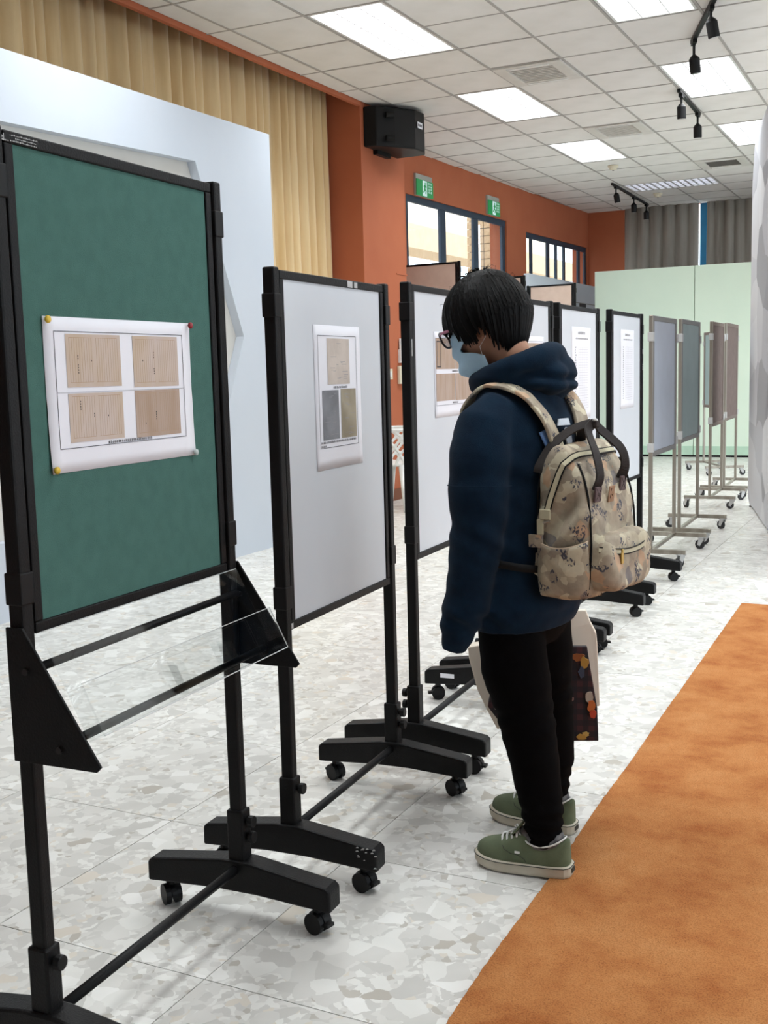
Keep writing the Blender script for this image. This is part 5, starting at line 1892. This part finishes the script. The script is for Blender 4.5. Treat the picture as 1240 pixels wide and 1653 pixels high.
def pring(z, x0, x1, hw, n=44, p=4.5):
    cx, a = (x0 + x1) / 2, (x1 - x0) / 2
    out_ = []
    for k in range(n):
        t = 2 * math.pi * k / n
        c, s = math.cos(t), math.sin(t)
        out_.append(Vector((cx + a * math.copysign(abs(c) ** (2 / p), c), hw * math.copysign(abs(s) ** (2 / p), s), z)))
    return out_
PK = [(0.0, 0.015, 0.120, 0.112), (0.008, 0.004, 0.148, 0.134), (0.03, 0.0, 0.160, 0.143), (0.08, 0.0, 0.168, 0.148), (0.15, 0.0, 0.172, 0.150), (0.22, 0.0, 0.168, 0.148), (0.27, 0.0, 0.160, 0.144), (0.31, 0.004, 0.148, 0.140), (0.345, 0.012, 0.130, 0.135), (0.37, 0.026, 0.112, 0.130), (0.388, 0.040, 0.096, 0.125), (0.396, 0.055, 0.082, 0.120)]
mb = MB()
mb.loft([pring(*r) for r in PK])
me = fuse(mb, 0.006, 5, 0.5)
def pfold(co):
    q = 0.006 * noise.noise(co * 9) + 0.0035 * noise.noise(co * 22)
    # slumped side gusset: diagonal folds on both sides
    sd = max(0, (abs(co.y) - 0.115) / 0.03)
    q += sd * (0.010 * math.sin((co.z * 1.0 - co.x * 1.3) * 44) * math.exp(-((co.z - 0.21) / 0.07) ** 2) - 0.012 * math.exp(-((co.z - 0.245) / 0.035) ** 2) * math.exp(-((co.x - 0.08) / 0.05) ** 2))
    return q
displace(me, pfold)
me.materials.append(PRINT)
body = put('body', me, None, bp)
def pk_at(z):
    for a, b in zip(PK[:-1], PK[1:]):
        if a[0] <= z <= b[0]:
            t = (z - a[0]) / (b[0] - a[0])
            return [p + (q - p) * t for p, q in zip(a, b)]
    return list(PK[-1])
def surf_front(y, z, off=0.0):
    _, x0, x1, hw = pk_at(z)
    cx, a = (x0 + x1) / 2, (x1 - x0) / 2
    q = max(0.02, 1 - (abs(y) / hw) ** 4.5) ** (1 / 4.5)
    return Vector((cx + a * q + off, y, z))
def surf_side(x, z, s, off=0.0):
    _, x0, x1, hw = pk_at(z)
    cx, a = (x0 + x1) / 2, (x1 - x0) / 2
    q = max(0.02, 1 - (min(0.999, abs(x - cx) / a)) ** 4.5) ** (1 / 4.5)
    return Vector((x, s * (hw * q + off), z))
# front pocket
mb = MB()
rr = []
for x, k in ((0.10, 1.0), (0.175, 1.0), (0.196, 0.985), (0.208, 0.94), (0.215, 0.86), (0.217, 0.7)):
    ring = []
    for q in range(40):
        t = 2 * math.pi * q / 40
        c, s = math.cos(t), math.sin(t)
        ring.append(Vector((x - 0.012 * (1 if s > 0 else 0) * abs(s), 0.128 * k * math.copysign(abs(c) ** 0.45, c), 0.098 + 0.076 * k * math.copysign(abs(s) ** 0.5, s))))
    rr.append(ring)
mb.loft(rr)
me = fuse(mb, 0.006, 5, 0.5)
displace(me, lambda co: 0.005 * noise.noise(co * 13 + Vector((4, 0, 0))) + 0.003 * noise.noise(co * 30))
me.materials.append(PRINT)
pocket = put('front_pocket', me, None, bp)
zp = [(0.178 + 0.034 * (1 - (y / 0.128) ** 4), y, 0.128 - 0.014 * (1 - (y / 0.128) ** 2) + 0.010) for y in [(-0.128 + 0.256 * k / 20) for k in range(21)]]
MB().ribbon(zp, [(0.8, 0.6 * p[1] / 0.128, 0.15) for p in zp], 0.011, 0.004).build('zipper_tape', ZTAPE, pocket)
for dz in (0.0065, -0.0065):
    MB().tube([(x + 0.003, y, z + dz) for x, y, z in zp], 0.0018, 6).build('zipper_piping', PIPE, pocket, smooth=True)
MB().box((0.212, -0.072, 0.096), (0.2155, -0.058, 0.126)).box((0.211, -0.069, 0.124), (0.2165, -0.061, 0.134)).build('zipper_pull', BRASS, pocket, bevel=0.002)
# side pockets
for s in (-1, 1):
    vs = []
    def fn(a, b, s=s):
        x = 0.008 + 0.152 * a
        z = 0.010 + (0.150 - 0.020 * math.sin(a * math.pi)) * b
        p = surf_side(min(max(x, 0.012), 0.156), z, s, 0.006 + 0.012 * math.sin(a * math.pi) * b ** 0.5 + 0.004 * noise.noise(Vector((a * 4, b * 4, s * 3))))
        return p
    sp_ = MB().grid(fn, 18, 14).build('side_pocket', PRINT, bp, smooth=True, solid=0.003, fix=False)
    MB().tube([fn(k / 18, 1.0) for k in range(19)], 0.0018, 6).build('pocket_edge', M('pocket_trim', rgb(196, 172, 146), 0.7), sp_, smooth=True)
# dark piping down the four vertical edges
for s in (-1, 1):
    pts = []
    for k in range(22):
        z = 0.004 + 0.345 * k / 21
        _, x0, x1, hw = pk_at(z)
        c = 2 ** (-1 / 4.5)
        pts.append(((x0 + x1) / 2 + (x1 - x0) / 2 * c * 1.02, s * hw * c * 1.02, z))
    MB().tube(pts, 0.0028, 8).build('edge_piping', PIPE, bp, smooth=True)
    pts = []
    for k in range(22):
        z = 0.004 + 0.345 * k / 21
        _, x0, x1, hw = pk_at(z)
        c = 2 ** (-1 / 4.5)
        pts.append(((x0 + x1) / 2 - (x1 - x0) / 2 * c * 1.02, s * hw * c * 1.02, z))
    MB().tube(pts, 0.0026, 8).build('edge_piping', PIPE, bp, smooth=True)
# mouth zipper: up the left gusset, over the corner, across, and down the other side
zz = []
for s_, seq in ((-1, [(0.052, 0.235), (0.060, 0.265), (0.070, 0.295), (0.080, 0.325), (0.090, 0.348)]),):
    for x, z in seq:
        zz.append((surf_side(x, z, -1, 0.008), Vector((0.35, -1, 0.25))))
for k in range(13):
    y = -0.118 + 0.236 * k / 12
    zz.append((surf_front(y, 0.371, 0.004) if abs(y) < 0.112 else surf_front(math.copysign(0.112, y), 0.366, 0.004) + Vector((-0.008, math.copysign(0.006, y), 0)), Vector((0.75, 0.4 * (y / 0.12), 0.7))))
for x, z in reversed([(0.052, 0.235), (0.060, 0.265), (0.070, 0.295), (0.080, 0.325), (0.090, 0.348)]):
    zz.append((surf_side(x, z, 1, 0.008), Vector((0.35, 1, 0.25))))
zr = MB().ribbon([p for p, _ in zz], [n_ for _, n_ in zz], 0.012, 0.004).build('zipper_tape', ZTAPE, bp)
for sg in (-1, 1):
    pts = []
    for i, (p, n_) in enumerate(zz):
        t = (zz[min(i + 1, len(zz) - 1)][0] - zz[max(i - 1, 0)][0]).normalized()
        sdv = t.cross(n_.normalized())
        pts.append(p + sdv * sg * 0.0075 + n_.normalized() * 0.002)
    MB().tube(pts, 0.0022, 6).build('zipper_piping', PIPE, bp, smooth=True)
for s in (-1, 1):
    p = surf_side(0.045, 0.222, s, 0.010)
    MB().box((p.x - 0.014, p.y - 0.004, p.z - 0.012), (p.x + 0.016, p.y + 0.004, p.z + 0.014)).build('zipper_end_tab', ZTAPE, bp, bevel=0.002)
    MB().box((p.x - 0.022, p.y - 0.003, p.z - 0.052), (p.x - 0.004, p.y + 0.004, p.z - 0.012)).build('buckle', ZTAPE, bp, bevel=0.002)
    MB().tube([(p.x - 0.02, p.y, p.z - 0.014), (p.x - 0.005, p.y, p.z - 0.020), (p.x + 0.014, p.y, p.z - 0.016)], 0.003, 8).build('zipper_pull', MT['steel'], bp, smooth=True)
    MB().box((p.x - 0.045, p.y - 0.004, p.z - 0.085), (p.x - 0.006, p.y + 0.003, p.z - 0.052)).build('strap_tab', PRINT, bp, bevel=0.001)
    # lower strap anchor wedge
    MB().prism([(-0.045, 0.085), (0.006, 0.120), (0.006, 0.055)], 'y', s * 0.120 - 0.004, s * 0.120 + 0.004).build('strap_anchor', PRINT, bp, bevel=0.001)
# long carry handles meeting in a snap
top = Vector((0.112, -0.014, 0.446))
def handle(pts, nrm, w_):
    P = [Vector(p) for p in pts]
    fine = []
    for i in range(len(P) - 1):
        p0, p1, p2, p3 = P[max(i - 1, 0)], P[i], P[i + 1], P[min(i + 2, len(P) - 1)]
        for s in range(6):
            t = s / 6
            fine.append(0.5 * ((2 * p1) + (-p0 + p2) * t + (2 * p0 - 5 * p1 + 4 * p2 - p3) * t * t + (-p0 + 3 * p1 - 3 * p2 + p3) * t ** 3))
    fine.append(P[-1])
    return MB().ribbon(fine, nrm, w_, 0.004).build('handle', WEB, bp, smooth=False)
fA, fB = surf_front(-0.098, 0.285, 0.004), surf_front(0.052, 0.300, 0.004)
handle([fA, fA + Vector((0.012, 0.0, 0.035)), (0.150, -0.085, 0.375), (0.110, -0.045, 0.428), top], (0.9, -0.3, 0.3), 0.026)
handle([fB, fB + Vector((0.012, 0.0, 0.035)), (0.160, 0.040, 0.380), (0.118, 0.010, 0.428), top], (0.75, -0.45, 0.5), 0.027)
bA, bB = Vector((0.012, -0.128, 0.325)), Vector((0.012, 0.095, 0.325))
handle([bA, bA + Vector((0.004, 0.004, 0.02)), (0.035, -0.095, 0.392), (0.068, -0.050, 0.430), top + Vector((-0.006, 0, 0))], (0.1, -0.8, 0.6), 0.026)
handle([bB, bB + Vector((-0.004, 0, 0.025)), (0.030, 0.070, 0.385), (0.068, 0.015, 0.430), top + Vector((-0.006, 0, 0))], (-0.2, 0.8, 0.6), 0.026)
MB().box((top.x - 0.014, top.y - 0.012, top.z - 0.012), (top.x + 0.012, top.y + 0.012, top.z + 0.008)).build('handle_wrap', WEB, bp, bevel=0.004)
MB().ell(top + Vector((0.006, -0.006, 0.008)), (0.007, 0.007, 0.005), 12, 8).build('snap_button', MT['chip'], bp, smooth=True)
for nm, p, sz in (('handle_patch', fA, 0.017), ('handle_patch', fB, 0.017)):
    q = surf_front(p.y, p.z - 0.012, 0.004)
    T = Matrix.Translation(q) @ Matrix.Rotation(0.10, 4, 'Y')
    pt = MB().box((0, -sz, -sz * 1.15), (0.006, sz, sz * 1.15), T).build(nm, LEATHER, bp, bevel=0.002)
    st_ = MB()
    for a, b in (((-0.8, -0.8), (0.8, 0.8)), ((-0.8, 0.8), (0.8, -0.8))):
        st_.tube([T @ Vector((0.0062, a[0] * sz, a[1] * sz * 1.15)), T @ Vector((0.0062, b[0] * sz, b[1] * sz * 1.15))], 0.0006, 5)
    st_.build('stitching', WEB, pt)
q = surf_front(-0.028, 0.268, 0.005)
T = Matrix.Translation(q) @ Matrix.Rotation(0.10, 4, 'Y')
lp = MB().box((0, -0.016, -0.021), (0.003, 0.016, 0.021), T).build('leather_label', TANL, bp, bevel=0.0015)
m_ = MB()
m_.tube([T @ Vector((0.0034, -0.002 + 0.006 * math.cos(a), -0.006 + 0.006 * math.sin(a))) for a in [k * 0.45 for k in range(11)]], 0.0008, 5)
m_.tube([T @ Vector((0.0034, -0.006, 0.008)), T @ Vector((0.0034, -0.006, 0.014)), T @ Vector((0.0034, 0.004, 0.014))], 0.0008, 5)
m_.build('embossed_mark', M('emboss', rgb(84, 58, 42), 0.6), lp)
# shoulder straps: from the pack, up the back, over the shoulders and down the chest to the pack's lower corners
Rb = Matrix.Rotation(PA - BA, 3, 'Z')
def to_bp(v):
    wv = PC + Matrix.Rotation(PA, 3, 'Z') @ v
    return Matrix.Rotation(-BA, 3, 'Z') @ (wv - bp.location)
def strap(side):
    pts, nr = [], []
    seq = [(1.10, -1, 0.058), (1.14, -1, 0.070), (1.18, -1, 0.084), (1.22, -1, 0.098), (1.255, -1, 0.110), (1.282, -1, 0.118)]
    for z, sd, lat in seq:
        p = torso_pt(z, -1, lat * side, 0.012)
        pts.append(p)
        nr.append(-FW + UP * (0.2 + 1.6 * max(0, (z - 1.16) / 0.13)))
    tp = torso_at(1.30)
    pts.append(Vector((-0.016, 0, 1.309)) + LF * (0.119 * side) - FW * 0.012)
    nr.append(UP + LF * 0.35 * side)
    pts.append(Vector((-0.016, 0, 1.298)) + LF * (0.112 * side) + FW * 0.034)
    nr.append(UP + FW * 0.7)
    for z, lat in ((1.255, 0.102), (1.21, 0.100), (1.15, 0.100), (1.06, 0.104), (0.98, 0.116), (0.91, 0.135)):
        pts.append(torso_pt(z, 1, lat * side, 0.010))
        nr.append(FW + UP * 0.2)
    pts.append(Vector((-0.005, 0, 0.865)) + LF * (0.205 * side) + FW * 0.02)
    nr.append(LF * side)
    pts.append(Vector((-0.005, 0, 0.845)) + LF * (0.190 * side) - FW * 0.09)
    nr.append(LF * side - FW)
    pts.append(Vector((-0.005, 0, 0.835)) + LF * (0.130 * side) - FW * 0.145)
    nr.append(LF * side - FW)
    P = [to_bp(p) for p in pts]
    NR = [Matrix.Rotation(PA - BA, 3, 'Z') @ n_ for n_ in nr]
    fine, fn_ = [], []
    for i in range(len(P) - 1):
        p0, p1, p2, p3 = P[max(i - 1, 0)], P[i], P[i + 1], P[min(i + 2, len(P) - 1)]
        for s in range(5):
            t = s / 5
            fine.append(0.5 * ((2 * p1) + (-p0 + p2) * t + (2 * p0 - 5 * p1 + 4 * p2 - p3) * t * t + (-p0 + 3 * p1 - 3 * p2 + p3) * t ** 3))
            fn_.append(NR[i].lerp(NR[i + 1], t))
    k = len(fine)
    cut = int(k * 0.66)
    MB().ribbon(fine[:cut + 1], fn_[:cut + 1], 0.058, 0.009).build('shoulder_strap', PRINT, bp, smooth=True, bevel=0.002)
    MB().ribbon(fine[cut - 1:], fn_[cut - 1:], 0.020, 0.003).build('adjuster_strap', PIPE, bp, smooth=True)
strap(1)
strap(-1)
tag(bp, 'beige floral printed backpack with dark handles worn by the person', 'backpack')

# ------------------------------------------------------------------ bags in the right hand
def pz(u, z, w):
    k = (3.043 + w) / 3.043
    return Vector((u * k, w, 1.35 + (z - 1.35) * k))
def bag(nm, poly, w0, depth, mat, label, cat, handles, yaw=0.10):
    pts = [pz(u, z, w0) for u, z in poly]
    base = min(p.z for p in pts)
    c = Vector((sum(p.x for p in pts) / len(pts), w0, base))
    wc = PC + Matrix.Rotation(PA, 3, 'Z') @ c
    r = empty(nm, wc, PA + yaw * 0)
    L_ = [p - c for p in pts]
    top_z = max(p.z for p in L_)
    def dep(z):
        return depth * (0.25 + 0.75 * (1 - z / top_z) ** 0.7)
    a = [Vector((p.x, -dep(p.z) / 2, p.z)) for p in L_]
    b = [Vector((p.x, dep(p.z) / 2, p.z)) for p in L_]
    body_ = MB().loft([a, b]).build('bag_body', mat, r, bevel=0.003)
    for i, h in enumerate(handles):
        s = -1 if i == 0 else 1
        MB().tube([Vector((x, y_ + s * 0.010, z)) for x, y_, z in [(q[0] - c.x, 0, q[2] - c.z) for q in h]], 0.004, 8).build('bag_handle', mat if nm == 'tote_bag' else M('bag_cord', rgb(60, 34, 34), 0.8), r, smooth=True)
    tag(r, label, cat)
    return r, c
PAPERB = M('cream_paper', rgb(232, 222, 206), 0.75, col2=rgb(224, 212, 196), vscale=4)
hpt = Vector((0.05, 0.27, 0.600))
tb, tc_ = bag('tote_bag', [(-0.082, 0.362), (-0.060, 0.366), (0.198, 0.430), (0.1925, 0.60), (0.190, 0.628), (0.176, 0.655), (0.163, 0.690), (0.05, 0.69), (-0.10, 0.60), (-0.160, 0.588), (-0.158, 0.56), (-0.135, 0.47), (-0.112, 0.42)], 0.340, 0.10, PAPERB, 'cream paper carrier bag hanging behind the plaid bag', 'bag', [[(0.10, 0, 0.60), (0.075, 0, 0.63), (0.02, 0, 0.63), (0.0, 0, 0.60)]] * 2)
# plaid bag
m, nt, p = new_mat('plaid_cloth')
L = nt.links.new
tc = N(nt, 'ShaderNodeTexCoord')
sx = N(nt, 'ShaderNodeSeparateXYZ')
L(tc.outputs['Object'], sx.inputs[0])
def band(sock, f, th_, ph=0.0):
    a = N(nt, 'ShaderNodeMath', operation='MULTIPLY_ADD')
    a.inputs[1].default_value = f
    a.inputs[2].default_value = ph
    L(sock, a.inputs[0])
    b = N(nt, 'ShaderNodeMath', operation='FRACT')
    L(a.outputs[0], b.inputs[0])
    c = N(nt, 'ShaderNodeMath', operation='LESS_THAN')
    c.inputs[1].default_value = th_
    L(b.outputs[0], c.inputs[0])
    return c.outputs[0]
h1, h2 = band(sx.outputs['X'], 30, 0.5), band(sx.outputs['Z'], 30, 0.5)
ad = N(nt, 'ShaderNodeMath', operation='ADD')
L(h1, ad.inputs[0])
L(h2, ad.inputs[1])
dv = N(nt, 'ShaderNodeMath', operation='DIVIDE')
dv.inputs[1].default_value = 2
L(ad.outputs[0], dv.inputs[0])
rp = N(nt, 'ShaderNodeValToRGB')
rp.color_ramp.interpolation = 'CONSTANT'
rp.color_ramp.elements[0].color = rgb(16, 14, 24)
rp.color_ramp.elements[1].position = 0.4
rp.color_ramp.elements[1].color = rgb(34, 16, 24)
e = rp.color_ramp.elements.new(0.8)
e.color = rgb(62, 26, 32)
L(dv.outputs[0], rp.inputs['Fac'])
L(rp.outputs['Color'], p.inputs['Base Color'])
p.inputs['Roughness'].default_value = 0.6
pb_, pc_ = bag('gift_bag', [(-0.072, 0.372), (-0.036, 0.324), (0.195, 0.328), (0.192, 0.42), (0.176, 0.52), (0.166, 0.588), (-0.02, 0.588), (-0.09, 0.50), (-0.108, 0.42)], 0.245, 0.07, m, 'dark plaid bag with coloured motifs hanging beside the legs', 'bag', [[(0.10, 0, 0.545), (0.075, 0, 0.605), (0.02, 0, 0.605), (0.0, 0, 0.545)]] * 2)
def motif(u, z, ru, rz, col, seed, nm='printed_motif'):
    rnd = random.Random(seed)
    q = pz(u, z, 0.245) - pc_
    top_z = 0.30
    poly = []
    for k in range(14):
        a = 2 * math.pi * k / 14
        r_ = rnd.uniform(0.75, 1.15)
        poly.append((q.x + ru * r_ * math.cos(a), q.z + rz * r_ * math.sin(a)))
    yf = -0.07 * (0.25 + 0.75 * (1 - max(0, q.z) / 0.287) ** 0.7) / 2
    MB().prism(poly, 'y', yf - 0.006, yf - 0.001).build(nm, M('motif', rgb(*col), 0.6), pb_)
for a in ((0.140, 0.560, 0.022, 0.012, (150, 84, 40), 1), (0.158, 0.545, 0.012, 0.020, (186, 140, 60), 2), (0.150, 0.520, 0.010, 0.018, (60, 70, 90), 3), (0.172, 0.450, 0.012, 0.022, (190, 176, 160), 4), (0.176, 0.425, 0.012, 0.018, (206, 110, 50), 5), (0.180, 0.405, 0.010, 0.014, (196, 70, 40), 6), (0.148, 0.340, 0.016, 0.010, (196, 152, 70), 7), (0.160, 0.348, 0.010, 0.008, (206, 168, 92), 8), (-0.082, 0.425, 0.009, 0.016, (198, 190, 180), 9), (-0.072, 0.40, 0.010, 0.016, (190, 84, 50), 10), (-0.066, 0.385, 0.008, 0.01, (200, 120, 70), 11), (0.125, 0.445, 0.004, 0.006, (160, 120, 110), 12)):
    motif(*a)
